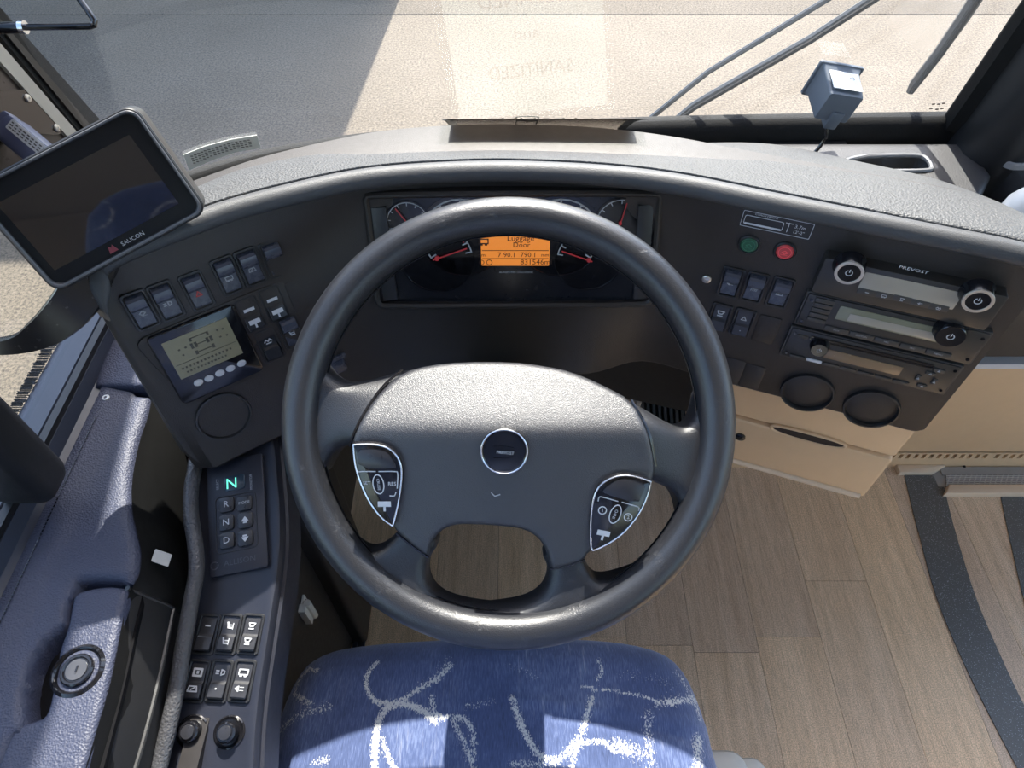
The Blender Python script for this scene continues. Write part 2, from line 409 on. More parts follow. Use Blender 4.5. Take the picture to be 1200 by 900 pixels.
def rnd(d, r): return 0 if d >= r else -(r-math.sqrt(max(0, r*r-(r-d)**2)))     # quarter-round drop near an edge

# ------------------------------------------------------------------ dashboard
D_L, N_L = Vector((.83, .553, 0)).normalized(), Vector((.553, -.83, 0)).normalized()
REC = math.radians(16)
PL = Plane((-.333, .499, .862), D_L, Vector((0, 0, math.cos(REC))) - N_L*math.sin(REC))
D_R, N_R = Vector((.942, -.335, 0)).normalized(), Vector((-.335, -.942, 0)).normalized()
PR = Plane((.4255, .52, .879), D_R, Vector((0, 0, math.cos(.052))) - N_R*math.sin(.052))
PC = Plane((0, .590, .84), (1, 0, 0), (0, math.sin(math.radians(15)), math.cos(math.radians(15))))
def LT(t, z): p = PL.o + D_L*t + N_L*(-(z-.862)*math.tan(REC)); return (p.x, p.y)
def RT(t, z): p = PR.o + D_R*t + N_R*(-(z-.879)*.052); return (p.x, p.y)
ZT, ZB = .974, .706
# station: (face top xy, face bottom xy, pad back xyz, lowering of the top, raising of the bottom)
ST = [(LT(-.074, .93), LT(-.074, .75), (-.392, .52, .93), .05, .035), (LT(-.068, .94), LT(-.068, .73), (-.385, .56, .935), .03, .012), (LT(-.055, ZT), LT(-.055, ZB), (-.378, .60, .94), .012, 0),
      (LT(-.03, ZT), LT(-.03, ZB), (-.368, .64, .938), .003, 0), (LT(.03, ZT), LT(.03, ZB), (-.335, .70, .93), 0, 0), (LT(.085, ZT), LT(.085, ZB), (-.295, .758, .92), 0, 0),
      ((-.205, .607), (-.172, .553), (-.235, .792, .912), 0, 0), ((-.15, .625), (-.13, .568), (-.16, .833, .884), 0, 0), ((-.08, .635), (-.07, .574), (-.08, .853, .872), 0, 0),
      ((0, .638), (0, .576), (0, .862, .868), 0, 0), ((.1, .630), (.1, .577), (.13, .864, .868), 0, 0), (RT(-.262, ZT), RT(-.262, ZB), (.25, .853, .880), 0, 0),
      (RT(-.18, ZT), RT(-.18, ZB), (.345, .815, .902), 0, 0), (RT(-.10, ZT), RT(-.10, ZB), (.435, .752, .917), 0, 0), (RT(-.02, ZT), RT(-.02, ZB), (.505, .695, .93), 0, 0),
      (RT(.045, ZT), RT(.045, ZB), (.535, .630, .945), 0, 0), (RT(.085, ZT), RT(.080, ZB), (.545, .575, .953), .004, 0), (RT(.097, ZT), RT(.090, ZB), (.540, .540, .955), .014, .006)]
raw = [(a[0], a[1], b[0], b[1], c[0], c[1], c[2], d, e) for a, b, c, d, e in ST]
S = spline(raw, 5)
nrm = []
for i in range(len(S)):
    a, b = S[max(0, i-1)], S[min(len(S)-1, i+1)]; tx, ty = b[0]-a[0], b[1]-a[1]; L = math.hypot(tx, ty); nrm.append((ty/L, -tx/L))
def section(i, kind):
    tx, ty, bx, by, kx, ky, kz, dz, bz = S[i]; nx, ny = nrm[i]; zt = ZT-dz; zb = ZB+bz
    Tn = lambda o, z: (tx+nx*o, ty+ny*o, z-dz); Bn = lambda o, z: (bx+nx*o, by+ny*o, z+bz)
    if kind == 'face':
        mid = [(tx+(bx-tx)*k, ty+(by-ty)*k, zt+.002+(zb+.008-zt-.002)*k) for k in (0, .15, .4, .7, 1)]
        return mid + [Bn(-.003, ZB+.002), Bn(-.012, ZB-.002), (bx+.004, by+.09, ZB+bz-.004), (tx+.004, ty+.11, ZT-dz-.004), (tx+.002, ty+.03, ZT-dz+.004)]
    if kind == 'lip':
        return [Tn(-.006, .9725), Tn(.007, .9735), Tn(.0125, .9752), Tn(.0160, .9785), Tn(.0168, .982), Tn(.0158, .9868), Tn(.0125, .9905), Tn(.008, .9929), Tn(.0008, .9935), Tn(-.0002, .9925), Tn(-.0006, .984), Tn(-.006, .978)]
    pts = [Tn(-.0012, .981), Tn(-.0016, .9925), Tn(-.003, .9937)]
    a = np.array(Tn(-.003, .9937)); k = np.array((kx, ky, kz))
    for t in (.05, .12, .22, .34, .48, .62, .76, .88, .95, 1):
        p = a+(k-a)*t; pts.append((p[0], p[1], p[2]+.012*math.sin(math.pi*t)*(1-dz*12)))
    q = np.array((kx-tx, ky-ty)); q = q/np.hypot(*q)
    pts += [(kx+q[0]*.006, ky+q[1]*.006, kz-.004), (kx+q[0]*.009, ky+q[1]*.009, kz-.013), (kx+q[0]*.009, ky+q[1]*.009, kz-.06), (kx-q[0]*.02, ky-q[1]*.02, kz-.06), Tn(-.03, .972)]
    return pts
dash = thing('dashboard', 'black wraparound dashboard with grained grey top pad under the windscreen', 'dashboard', (0, .60, .70))
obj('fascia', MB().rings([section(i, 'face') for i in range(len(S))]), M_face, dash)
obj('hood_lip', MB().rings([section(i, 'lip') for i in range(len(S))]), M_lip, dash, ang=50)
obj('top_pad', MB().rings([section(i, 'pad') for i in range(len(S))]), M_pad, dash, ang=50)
# left raised sub panel around the small screen and its switches
sub = PL.poly([(162, 400), (172, 392), (338, 323), (352, 330), (372, 360), (362, 374), (300, 400), (296, 408), (312, 428), (300, 440), (236, 470), (222, 470), (160, 408)])
obj('sub_panel', MB().prism(smooth_poly(sub, 2), -.004, .0022, .0015, PL.M), M_face, dash)

# rocker switches --------------------------------------------------
_mesh = {}
def rocker_meshes(w, h):
    k = (w, h)
    if k not in _mesh:
        bez = MB().frame(rr(w, h, .0035), rr(w-.0055, h-.0055, .002), -.004, .0014, bev=.0006).prism(rr(w-.004, h-.004, .002), -.004, -.0018).mesh('switch_bezel')
        def prof(pts):
            iw = (w-.007)/2; R = [[(x, y*h, z) for y, z in pts] for x in (-iw, -iw+.0005, iw-.0005, iw)]
            for r_ in (R[0], R[3]): r_[:] = [(x, y*.97, z-.0006) for x, y, z in r_]
            return MB().rings(R).mesh('rocker', ang=25)
        A = prof([(-.41, -.004), (-.41, .0002), (-.38, .0008), (-.05, .0002), (.02, .0002), (.06, .0055), (.12, .0078), (.22, .0086), (.32, .0078), (.38, .0055), (.41, .002), (.41, -.004)])
        B = prof([(-.41, -.004), (-.41, .0045), (-.37, .0056), (-.08, .0032), (-.02, .0012), (.02, .0008), (.34, -.0002), (.41, -.001), (.41, -.004)])
        _mesh[k] = (bez, A, B)
    return _mesh[k]
def glyph(mb, kind, M, s=.006, h=.0003):
    L = lambda pts, w=.09: mb.stroke([(x*s, y*s) for x, y in pts], w*s, h, M)
    if kind == 'lamp': L([(-.5, 0), (.0, .35), (.5, 0), (0, -.35), (-.5, 0)], .16); L([(-.6, -.5), (.6, -.5)])
    elif kind == 'fog': L([(-.7, .2), (-.3, .2)], .2); L([(-.7, -.2), (-.3, -.2)], .2); L([(.1, .4), (.1, -.4), (.6, -.2), (.6, .2), (.1, .4)], .18)
    elif kind == 'tri': L([(-.5, -.4), (0, .45), (.5, -.4), (-.5, -.4)], .16)
    elif kind == 'screen': L([(-.6, -.3), (-.45, .3), (.45, .3), (.6, -.3), (-.6, -.3)], .16); L([(-.2, -.1), (.2, .15)], .14)
    elif kind == 'heat': L([(-.6, .1), (.6, .1)], .25); [L([(x, -.5), (x+.1, 0)], .15) for x in (-.5, -.15, .2, .5)]
    elif kind == 'block': mb.box((0, 0, h/2), (s*1.25, s*.75, h), M)
    elif kind == 'axle': mb.box((0, s*.12, h/2), (s*1.3, s*.55, h), M); mb.box((0, -s*.35, h/2), (s*.22, s*.6, h), M)
    elif kind == 'bus': L([(-.6, -.3), (-.6, .35), (.6, .35), (.6, -.3), (-.6, -.3)], .16); L([(-.4, -.45), (-.2, -.45)], .25); L([(.2, -.45), (.4, -.45)], .25)
    elif kind == 'dash': L([(-.4, 0), (.4, 0)], .28)
    elif kind == 'wave': L([(-.6, -.2), (-.3, .2), (0, -.2), (.3, .2), (.6, -.2)], .18); L([(-.4, -.5), (.4, -.5)], .16)
    elif kind == 'door': L([(-.5, -.4), (-.5, .4), (.5, .4), (.5, -.4), (-.5, -.4)], .26); mb.box((0, 0, h/2), (s*.3, s*.35, h), M)
    elif kind == 'seat': L([(-.4, .5), (-.2, -.3), (.4, -.3)], .26); L([(-.1, .1), (.35, .1)], .16); L([(.5, -.5), (.5, .4)], .12)
    elif kind == 'mirror': L([(-.5, .4), (.5, .4), (.2, -.1), (-.3, -.1), (-.5, .4)], .18); L([(-.4, -.45), (.3, -.45)], .2)
    elif kind == 'dot': mb.prism(circ(s*.16, 8), 0, h, 0, M)
    elif kind == 'ind': L([(-.5, 0), (-.1, .3), (-.1, -.3), (-.5, 0)], .18); L([(.1, .2), (.6, .2)]); L([(.1, -.2), (.6, -.2)])
    return mb
def rocker(P, px, py, kind, parent, syms, w=.0245, h=.043, mat=None, rot=0, lens=None, smat=None):
    bez, A, B = rocker_meshes(w, h); M = P.px(px, py, .001, rot)
    sw = put('rocker_switch', bez, M_black, parent, M)
    o = put('rocker', A if kind == 'A' else B, lens or M_rock, sw, M)
    s = MB()
    for (g, y, sz) in syms: glyph(s, g, T(0, y*h, (.0006 if kind == 'A' else (.0052+.0001 if y < -.1 else .0009))) @ (I4 if kind == 'A' else RX(-4)), sz)
    put('symbol', s.mesh('symbol'), smat or M_white, sw, M)
    return sw
kd = [('lamp', 165, 364), ('fog', 195, 353), ('tri', 231, 341), ('bus', 267, 323), ('screen', 294, 313), ('heat', 322, 303)]
for g, x, y in kd: rocker(PL, x, y, 'A', dash, [(g, -.07, .006)], lens=M_rockb, smat=M_redprint if g == 'tri' else M_grey)
rocker(PL, 294, 368, 'B', dash, [('block', .18, .0095), ('axle', -.2, .0095)])
rocker(PL, 321, 356, 'B', dash, [('block', .18, .0095), ('axle', -.2, .0095)])
rocker(PL, 316, 404, 'B', dash, [('wave', .15, .007)])
rocker(PL, 341, 388, 'A', dash, [('seat', -.06, .006)], lens=M_rockb)
u, v = PL.uv(352, 345)
obj('blank_cover', MB().prism(rr(.026, .040, .003, 3, u, v), 0, .0032, .0008, PL.M), M_face, dash)
def vent(P, px, py, r, parent):
    M = P.px(px, py)
    o = put('air_vent', MB().lathe([(r*.98, -.004), (r, .002), (r*.975, .0046), (r*.91, .0048), (r*.875, .002), (r*.87, -.003)], 40).mesh('air_vent'), M_black, parent, M)
    put('vent_disc', MB().lathe([(r*.87, -.004), (r*.87, -.0006), (r*.82, .0004), (r*.3, .0010), (.0001, .0010)], 40).mesh('vent_disc'), M_face, o, M)
vent(PL, 262, 487, .0315, dash)
vent(PR, 946, 459, .0325, dash); vent(PR, 1021, 478, .0325, dash)
u, v = PL.uv(312, 462)
obj('blank_cover', MB().prism(rr(.026, .042, .003, 3, u, v), -.002, .0015, .0006, PL.M), M_face, dash)
for x, y, kk, gg in ((856, 331, 'A', 'ind'), (884, 337, 'A', 'heat'), (914, 343, 'A', 'screen')): rocker(PR, x, y, kk, dash, [(gg, -.03, .006)], lens=M_rockb)
rocker(PR, 843, 372, 'B', dash, [('mirror', .17, .008)]); rocker(PR, 870, 378, 'B', dash, [('tri', .17, .006), ('dot', -.2, .005)])
for x, y in ((898, 386), (858, 434), (881, 441)):
    u, v = PR.uv(x, y); obj('blank_cover', MB().prism(rr(.0255, .042, .003, 3, u, v), -.002, .0014, .0007, PR.M), M_face, dash)
def button(px, py, c, name, label):
    M = PR.px(px, py)
    o = put('push_button', MB().lathe([(.0118, -.003), (.0118, .0016), (.0108, .0026), (.0098, .0026), (.0094, .001), (.0094, -.003)], 28).mesh('push_button'), M_black, dash, M, label)
    put('button_cap', MB().lathe([(.0092, -.003), (.0092, .0024), (.0082, .0032), (.0001, .0034)], 24).mesh('button_cap'), plain(name, c, .35), o, M)
    g = MB().frame(circ(.0068, 20), circ(.0062, 20), .003, .0037); glyph(g, 'lamp', T(0, 0, .0033), .006)
    put('symbol', g.mesh('symbol'), plain(name+'_mark', [min(1, x*1.9+.03) for x in c], .4), o, M)
button(878, 286, (.012, .085, .040), 'green_cap', 'round green push button'); button(920, 294, (.50, .045, .045), 'red_cap', 'round red push button')
for P, x, y in ((PR, 828, 327), (PL, 373, 332)):
    obj('screw', MB().lathe([(.0052, -.001), (.0052, .0012), (.004, .002), (.0022, .002), (.0018, .0005), (.0001, .0004)], 16, P.px(x, y)), M_steel, dash)
# height plate with the coach outline
c4 = [PR.uv(*p) for p in ((874, 246), (952, 263), (946, 279), (870, 263))]
cu, cv = sum(c[0] for c in c4)/4, sum(c[1] for c in c4)/4
Mh = PR.at(cu, cv)
hp = obj('height_plate', MB().prism(rr(.074, .0215, .001, 2), -.001, .0008, 0, Mh), M_black, dash)
g = MB().frame(rr(.0715, .019, .001, 2), rr(.0705, .018, .001, 2), .0007, .0011, Mh).frame(rr(.040, .011, .002, 2, -.013, -.001), rr(.0388, .0098, .002, 2, -.013, -.001), .0007, .0011, Mh)
g.stroke([(-.031, -.0052), (.005, -.0052)], .0016, .0004, Mh, .0007).stroke([(.012, -.006), (.012, .005)], .0007, .0004, Mh, .0007).stroke([(.0085, .0045), (.0155, .0045)], .0007, .0004, Mh, .0007)
g.text('3.7m', .0058, Mh @ T(.0235, .0022, 0), .001).text("12'-2\"", .0050, Mh @ T(.0235, -.0042, 0), .001).text('COACH HEIGHT', .0032, Mh @ T(-.012, .0073, 0), .001)
obj('lettering', g, M_white, hp)

lq = [(x_, y_) for _, _, _, _, x_, y_, _, _, _ in S if -.38 < x_ < .5]
struct('trim_13', MB().rings([[(x_, ws_y(x_, .87)-.012, .846) for x_, y_ in lq], [(x_, y_-.015, .846) for x_, y_ in lq], [(x_, y_-.015, .838) for x_, y_ in lq], [(x_, ws_y(x_, .87)-.012, .838) for x_, y_ in lq]], closed=False, loop=True), M_rubber)
# ------------------------------------------------------------------ small tyre screen on the left wing
c4 = [PL.uv(*p) for p in ((185, 402), (260, 370), (286, 409), (214, 441))]
lu, lv = sum(c[0] for c in c4)/4, sum(c[1] for c in c4)/4
lw = (abs(c4[1][0]-c4[0][0])+abs(c4[2][0]-c4[3][0]))/2; lh = (abs(c4[0][1]-c4[3][1])+abs(c4[1][1]-c4[2][1]))/2
tp = thing('display_unit', 'small olive LCD display with five oval buttons on left dash wing', 'display', tuple(PL.at(lu, lv).translation))
oc = [PL.uv(*p) for p in ((173, 403), (266, 362), (305, 414), (232, 458))]
obj('housing', MB().prism(rr(lw+.024, lh+.042, .006, 4, lu+.001, lv-.010), .0005, .0062, .0018, PL.M), M_gloss, tp)
Ml = PL.at(lu, lv)
m = Mat('lcd_olive'); m.set(Base_Color=m.mix(m.noise(30, 2), (.155, .147, .09), (.20, .19, .12)), Roughness=.3); m.set(Emission_Color=(.30, .28, .17), Emission_Strength=.03)
scn = obj('screen', MB().prism(rr(lw, lh, .0005, 2), .005, .0068, 0, Ml), m.m, tp)
k = MB()
for y, wd in ((.36, .26), (-.02, .26)): k.box((0.02*lw, y*lh, .007), (wd*lw, .0009, .0003), Ml)
for sx in (-1, 1):
    for y in (.36,): k.box((.02*lw+sx*.13*lw, (y-.03)*lh, .007), (.0025, .004, .0003), Ml)
    for dx in (.09, .15): k.box((.02*lw+sx*dx*lw, .17*lh, .007), (.0028, .0062, .0003), Ml)
    k.box((.02*lw+sx*.13*lw, -.02*lh, .007), (.003, .0045, .0003), Ml)
k.box((.02*lw, .17*lh, .007), (.2*lw, .0008, .0003), Ml).box((0, -.14*lh, .007), (.94*lw, .0005, .0003), Ml)
for i in range(14): k.box((-.4*lw+i*.058*lw, -.26*lh, .007), (.0016+.001*rng.rand(), .0022, .0003), Ml)
for i in range(12): k.box((-.36*lw+i*.055*lw, -.38*lh, .007), (.0014+.001*rng.rand(), .002, .0003), Ml)
for sx, y in ((-.32, .2), (-.22, .2), (-.3, .05), (.3, .3), (.38, .28), (.3, .12), (.4, .1)): k.box((sx*lw, y*lh, .007), (.0022, .0018, .0003), Ml)
obj('lettering', k, plain('lcd_ink', (.055, .050, .034), .4), scn)
for x, y in ((232.5, 448), (245, 443), (257.5, 437), (270, 431.5), (283, 425.5)):
    obj('button', MB().lathe([(.0048, .005), (.0048, .0070), (.0038, .0080), (.0001, .0082)], 18, PL.px(x, y, .006) @ T(0, 0, -.006) @ Matrix.Diagonal((1.05, .80, 1, 1))), M_white, tp)

# ------------------------------------------------------------------ instrument cluster
cl = thing('instrument_cluster', 'dark instrument cluster with gauges and an orange display behind steering wheel', 'gauges', tuple(PC.o))
co_ = smooth_poly(PC.poly([(424, 226), (440, 224), (600, 222), (760, 222), (777, 224), (776, 240), (768, 340), (765, 354), (752, 359), (600, 360), (452, 361), (441, 357), (437, 340), (428, 250)]), 1)
ci_ = inset(ccw(co_), .007)
obj('surround', MB().frame(co_, ci_, -.03, .006, PC.M, .0025), M_face, cl)
obj('face_panel', MB().prism(ci_, -.03, -.003, 0, PC.M), plastic('cluster_panel', (.008, .009, .013), .25), cl)
obj('frame_wing', MB().prism(PC.poly([(434, 243), (452, 242), (466, 350), (450, 352)]), -.004, .002, .001, PC.M), M_black, cl)
obj('frame_wing', MB().prism(PC.poly([(748, 240), (766, 239), (758, 350), (742, 350)]), -.004, .002, .001, PC.M), M_black, cl)
M_needle = plain('needle_red', (.42, .025, .03), .4, .06)
def gauge(px, py, rpx, a0, a1, na, txt=()):
    u, v = PC.uv(px, py); r = rpx*.00112; M = PC.at(u, v, -.003)
    gobj_ = put('gauge', MB().lathe([(r, 0), (r, .0012), (r*.97, .0012), (r*.96, .0004), (.0001, .0004)], 32).mesh('gauge'), M_gloss, cl, M)
    s = MB(); arc = [(r*.9*math.cos(math.radians(a0+(a1-a0)*i/20)), r*.9*math.sin(math.radians(a0+(a1-a0)*i/20))) for i in range(21)]
    s.stroke(arc, r*.035, .0003, I4, .0006)
    for i in range(0, 9):
        a = math.radians(a0+(a1-a0)*i/8); s.stroke([(r*.76*math.cos(a), r*.76*math.sin(a)), (r*.9*math.cos(a), r*.9*math.sin(a))], r*.035, .0003, I4, .0006)
    for t_, a in txt: s.text(t_, r*.2, T(r*.6*math.cos(math.radians(a)), r*.6*math.sin(math.radians(a)), 0), .001)
    put('scale', s.mesh('scale'), M_grey, gobj_, M)
    a = math.radians(na)
    put('needle', MB().stroke([(-.1*r*math.cos(a), -.1*r*math.sin(a)), (.82*r*math.cos(a), .82*r*math.sin(a))], max(.0009, r*.034), .001, I4, .003).lathe([(r*.06, .0005), (r*.06, .0042), (.0001, .0045)], 14).mesh('needle'), M_needle, gobj_, M)
gauge(478, 262, 23, 200, -20, 125); gauge(541, 279, 44, 215, -35, 112, [('10', 150), ('15', 90), ('20', 30)])
gauge(656, 279, 44, 215, -35, 130, [('60', 120), ('80', 95), ('100', 66), ('120', 38)]); gauge(727, 262, 26, 200, -20, 78)
gauge(512, 303, 40, 150, 10, 20); gauge(690, 305, 36, 170, 30, 160)
c4 = [PC.uv(*p) for p in ((563, 272), (645, 272), (645, 312), (565, 312))]
ou = (c4[0][0]+c4[1][0])/2; ov = (c4[0][1]+c4[2][1])/2; ow = c4[1][0]-c4[0][0]; oh = c4[0][1]-c4[2][1]; Mo = PC.at(ou, ov+.006, -.003)
m = Mat('orange_lcd'); m.set(Base_Color=(.5, .17, .03), Roughness=.3, Emission_Color=(.80, .235, .030), Emission_Strength=.40)
os_ = obj('orange_screen', MB().prism(rr(ow, oh+.012, .001, 2), 0, .0016, 0, Mo), m.m, cl, 'glowing orange text display')
k = MB(); q = .0019
k.text('Luggage', .0098, Mo @ T(.006, .0068, 0), q).text('Door', .0088, Mo @ T(.007, -.0012, 0), q)
k.text('7 90.1  790.1', .0085, Mo @ T(.002, -.0135, 0), q).text('mi', .006, Mo @ T(-.036, -.0135, 0), q).text('mm', .006, Mo @ T(.034, -.0135, 0), q)
k.text('831546mi', .0092, Mo @ T(.024, -.0225, 0), q)
k.frame(rr(ow*.97, .0007, .0001, 1, 0, -.008), rr(ow*.96, .0002, .00005, 1, 0, -.008), .0014, q, Mo).frame(rr(ow*.97, .0007, .0001, 1, 0, -.018), rr(ow*.96, .0002, .00005, 1, 0, -.018), .0014, q, Mo)
k.frame(circ(.0032, 12, -.039, -.0228), circ(.0025, 12, -.039, -.0228), .0014, q, Mo).frame(circ(.0036, 12, -.030, -.0228), circ(.0028, 12, -.030, -.0228), .0014, q, Mo)
glyph(k, 'bus', Mo @ T(-.036, .003, .0015), .0085)
obj('lettering', k, plain('screen_ink', (.03, .010, .004), .5), os_)
obj('lettering', MB().text('AUTOMATED DIAGNOSTIC', .0032, PC.px(605, 319, -.0028), .0003), M_grey, cl)
# ------------------------------------------------------------------ the three audio units on the right wing
def unit_box(pxs):
    c = [PR.uv(*p) for p in pxs]      # TL TR BR BL
    l = (c[0][0]+c[3][0])/2; r = (c[1][0]+c[2][0])/2; t = (c[0][1]+c[1][1])/2; b = (c[2][1]+c[3][1])/2
    return (l+r)/2, (t+b)/2, r-l, t-b
M_disp = Mat('lcd_grey'); M_disp.set(Base_Color=M_disp.mix(M_disp.noise(25, 2), (.30, .265, .21), (.38, .34, .28)), Roughness=.18); M_disp = M_disp.m
M_disp2 = plastic('lcd_green_grey', (.20, .195, .135), .16); M_disp3 = plastic('lcd_amber_grey', (.22, .145, .085), .25)
M_unit = plastic('radio_fascia', (.026, .024, .022), .38)
M_btn = plastic('radio_button', (.040, .038, .036), .4)
def knob(px, py, r, hgt, parent, ring=True, h0=.004, ringmat=None):
    M = PR.px(px, py, h0+hgt) @ T(0, 0, -hgt)
    kb = put('knob', MB().lathe([(r*1.12, -.001), (r*1.1, .001), (r, .003), (r*.97, hgt-.0015), (r*.9, hgt), (.0001, hgt)], 32).mesh('knob'), M_gloss, parent, M)
    if ring: put('knob_ring', MB().frame(circ(r*.96, 32), circ(r*.74, 32), hgt-.0012, hgt+.0009, bev=.0003).mesh('knob_ring'), ringmat or M_alu, kb, M)
    g = MB(); s = r*.22; a = [(s*math.cos(math.radians(60-300*i/14)+math.pi*.0), s*math.sin(math.radians(60-300*i/14))) for i in range(15)]
    a = [(s*math.sin(math.radians(35+290*i/14)), s*math.cos(math.radians(35+290*i/14))) for i in range(15)]
    g.stroke(a, s*.28, .0003, I4, hgt).stroke([(0, s*.3), (0, s*1.3)], s*.28, .0003, I4, hgt)
    put('symbol', g.mesh('symbol'), M_white, kb, M)
# top unit
u, v, w, h = unit_box([(979, 295), (1183, 336), (1154, 377), (959, 340)])
w = max(w, .186)-.0125; u -= .0055; h -= .004; v += .002
r1 = thing('radio_unit', 'topmost radio with two silver ringed knobs and a wide pale display', 'radio', tuple(PR.at(u, v).translation))
MU = PR.at(u, v)
obj('faceplate', MB().prism(rr(w, h, .003, 3), -.01, .016, .0012, MU), M_unit, r1)
c4 = unit_box([(1014, 309), (1127, 334), (1119, 353), (1008, 331)])
obj('display', MB().prism(rr(c4[2], c4[3], .0015, 2, c4[0]-.002, c4[1]+.002), .0155, .0168, .0004, PR.M), M_disp, r1)
knob(995, 320, .0145, .014, r1, h0=.016); knob(1146, 353, .0145, .014, r1, h0=.016)
uu = [PR.uv(x, y, .016) for x, y in ((1016, 342), (1036, 346), (1057, 350), (1078, 355), (1100, 360))]
for i, (a, b) in enumerate(uu):
    bt = obj('button', MB().prism(rr(.0185, .0078, .001, 2, a, b), .0155, .0174, .0006, PR.M), M_btn, r1)
    g = MB(); glyph(g, ['dash', 'bus', 'mirror', 'ind', 'wave'][i], PR.at(a, b, .0174), .0038); put('symbol', g.mesh('symbol', PR.at(a, b)), M_grey, bt, PR.at(a, b))
a, b = PR.uv(1069, 319, .0162)
obj('lettering', MB().text('PREVOST', .0050, PR.at(a, b+.003), .0163, 1.35), M_white, r1)
# middle unit
u2, v2, w2, h2 = unit_box([(958, 341), (1150, 383), (1125, 418), (942, 377)])
w2 = .184
r2 = thing('radio_unit', 'middle radio with green grey display, left button column and right knob', 'radio', tuple(PR.at(u2, v2).translation))
MU = PR.at(u2, v2); Z = .009
obj('faceplate', MB().prism(rr(w2, h2, .002, 2), -.01, Z, .0008, MU), M_unit, r2)
obj('mounting_rim', MB().frame(rr(w2+.004, h2+.003, .002, 2), rr(w2-.003, h2-.003, .001, 2), -.002, Z-.002, MU, .0004), M_btn, r2)
obj('display', MB().prism(rr(w2*.60, h2*.42, .001, 2, -.001, h2*.16), Z-.0005, Z+.0008, .0003, MU), M_disp2, r2)
obj('display_window', MB().prism(rr(w2*.52, h2*.22, .001, 2, .004, h2*.10), Z, Z+.0012, .0002, MU), M_disp, r2)
for i in range(5): obj('button', MB().prism(rr(.020, h2*.125, .0008, 2, -w2*.5+.0185, h2*.40-i*h2*.155), Z-.0005, Z+.0016, .0005, MU), M_btn, r2)
for i in range(5):
    o = obj('button', MB().prism(rr(.0255, h2*.15, .0008, 2, -w2*.5+.043+i*.0268, -h2*.37), Z-.0005, Z+.0015, .0005, MU), M_btn, r2)
    put('symbol', MB().text(['AUX', 'CD/TUN', 'MIC', 'SRC', 'MENU'][i], .0032, T(-w2*.5+.043+i*.0268, -h2*.37, 0), Z+.0017).mesh('symbol'), M_grey, o, MU)
knob(1114, 395, .0150, .012, r2, ring=False, h0=Z)
for sx in (-1, 1):
    for sy in (-1, 1): obj('screw', MB().lathe([(.0019, Z-.001), (.0019, Z+.0008), (.0001, Z+.0008)], 10, MU @ T(sx*(w2/2-.0048), sy*h2*.34, 0)), M_gloss, r2)
# bottom unit
u3, v3, w3, h3 = unit_box([(936, 382), (1117, 423), (1096, 457), (925, 413)])
w3 = .182
r3 = thing('radio_unit', 'lowest radio with disc slot, amber display and arrow pad', 'radio', tuple(PR.at(u3, v3).translation))
MU = PR.at(u3, v3); Z = .007
obj('faceplate', MB().prism(rr(w3, h3, .002, 2), -.01, Z, .0008, MU), M_unit, r3)
obj('mounting_rim', MB().frame(rr(w3+.004, h3+.003, .002, 2), rr(w3-.003, h3-.003, .001, 2), -.002, Z-.0015, MU, .0004), M_btn, r3)
obj('disc_slot', MB().frame(rr(w3*.74, .0062, .002, 2, -.002, h3*.33), rr(w3*.72, .0030, .001, 2, -.002, h3*.33), Z-.004, Z+.0012, MU, .0004).box((-.002, h3*.33, Z), (w3*.72, .003, .0006), MU), M_gloss, r3)
obj('display', MB().prism(rr(w3*.46, h3*.30, .0008, 2, -.004, -h3*.06), Z-.0005, Z+.0009, .0003, MU), M_disp3, r3)
knob(960, 411, .0100, .009, r3, ring=False, h0=Z)
for i, (a, b, ww, hh) in enumerate(((0, .0105, .010, .005), (0, -.0105, .010, .005), (-.0085, 0, .005, .009), (.0085, 0, .005, .009), (.006, .0175, .012, .005))):
    o = obj('button', MB().prism(rr(ww, hh, .001, 2, w3*.5-.025+a, -h3*.12+b), Z-.0005, Z+.0016, .0005, MU), M_btn, r3)
    g = MB(); glyph(g, 'tri', MU @ T(w3*.5-.025+a, -h3*.12+b, Z+.0016), .0026); put('symbol', g.mesh('symbol', MU), M_white, o, MU)
for i in range(7): obj('button', MB().prism(rr(.0175, .0040, .0008, 2, -w3*.5+.018+i*.0195, -h3*.40), Z-.0005, Z+.0015, .0004, MU), M_white if i in (1,) else M_btn, r3, 'pale button' if i == 1 else None)
obj('button', MB().prism(rr(.012, .005, .001, 2, -w3*.5+.014, h3*.30), Z-.0005, Z+.0014, .0004, MU), M_btn, r3)
for sx in (-1, 1):
    for sy in (-1, 1): obj('screw', MB().lathe([(.0018, Z-.001), (.0018, Z+.0008), (.0001, Z+.0008)], 10, MU @ T(sx*(w3/2-.0045), sy*h3*.36, 0)), M_gloss, r3)

# ------------------------------------------------------------------ steering wheel
EPS = math.radians(50)
PW = Plane(C0 + (Vector((-.0034, .4010, .8431))-C0)*.965, (1, 0, 0), (0, math.sin(EPS), math.cos(EPS)))
wh = thing('steering_wheel', 'large black four-spoke steering wheel with worn leather-grain rim', 'steering wheel', (-.0034, .3955, .70))
m = Mat('worn_rim'); w1 = m.noise(26, 5, .7); w2_ = m.noise(190, 3)
wear = m.math('MULTIPLY', m.ramp(w1, [(.56, 0), (.68, 1)]), m.ramp(w2_, [(.45, 0), (.62, 1)]))
m.set(Base_Color=m.mix(wear, (.017, .018, .022), (.036, .036, .04)), Roughness=m.math('ADD', .34, m.math('MULTIPLY', wear, .2)))
vv = m.n('ShaderNodeTexVoronoi', feature='SMOOTH_F1', ins={'Vector': m.co, 'Scale': 1100.0}).outputs['Distance']
m.bump(m.math('SUBTRACT', m.math('MULTIPLY', vv, .6), m.math('MULTIPLY', wear, .9)), .40, .0008); m.b.inputs['Specular IOR Level'].default_value = .62; M_rim = m.m
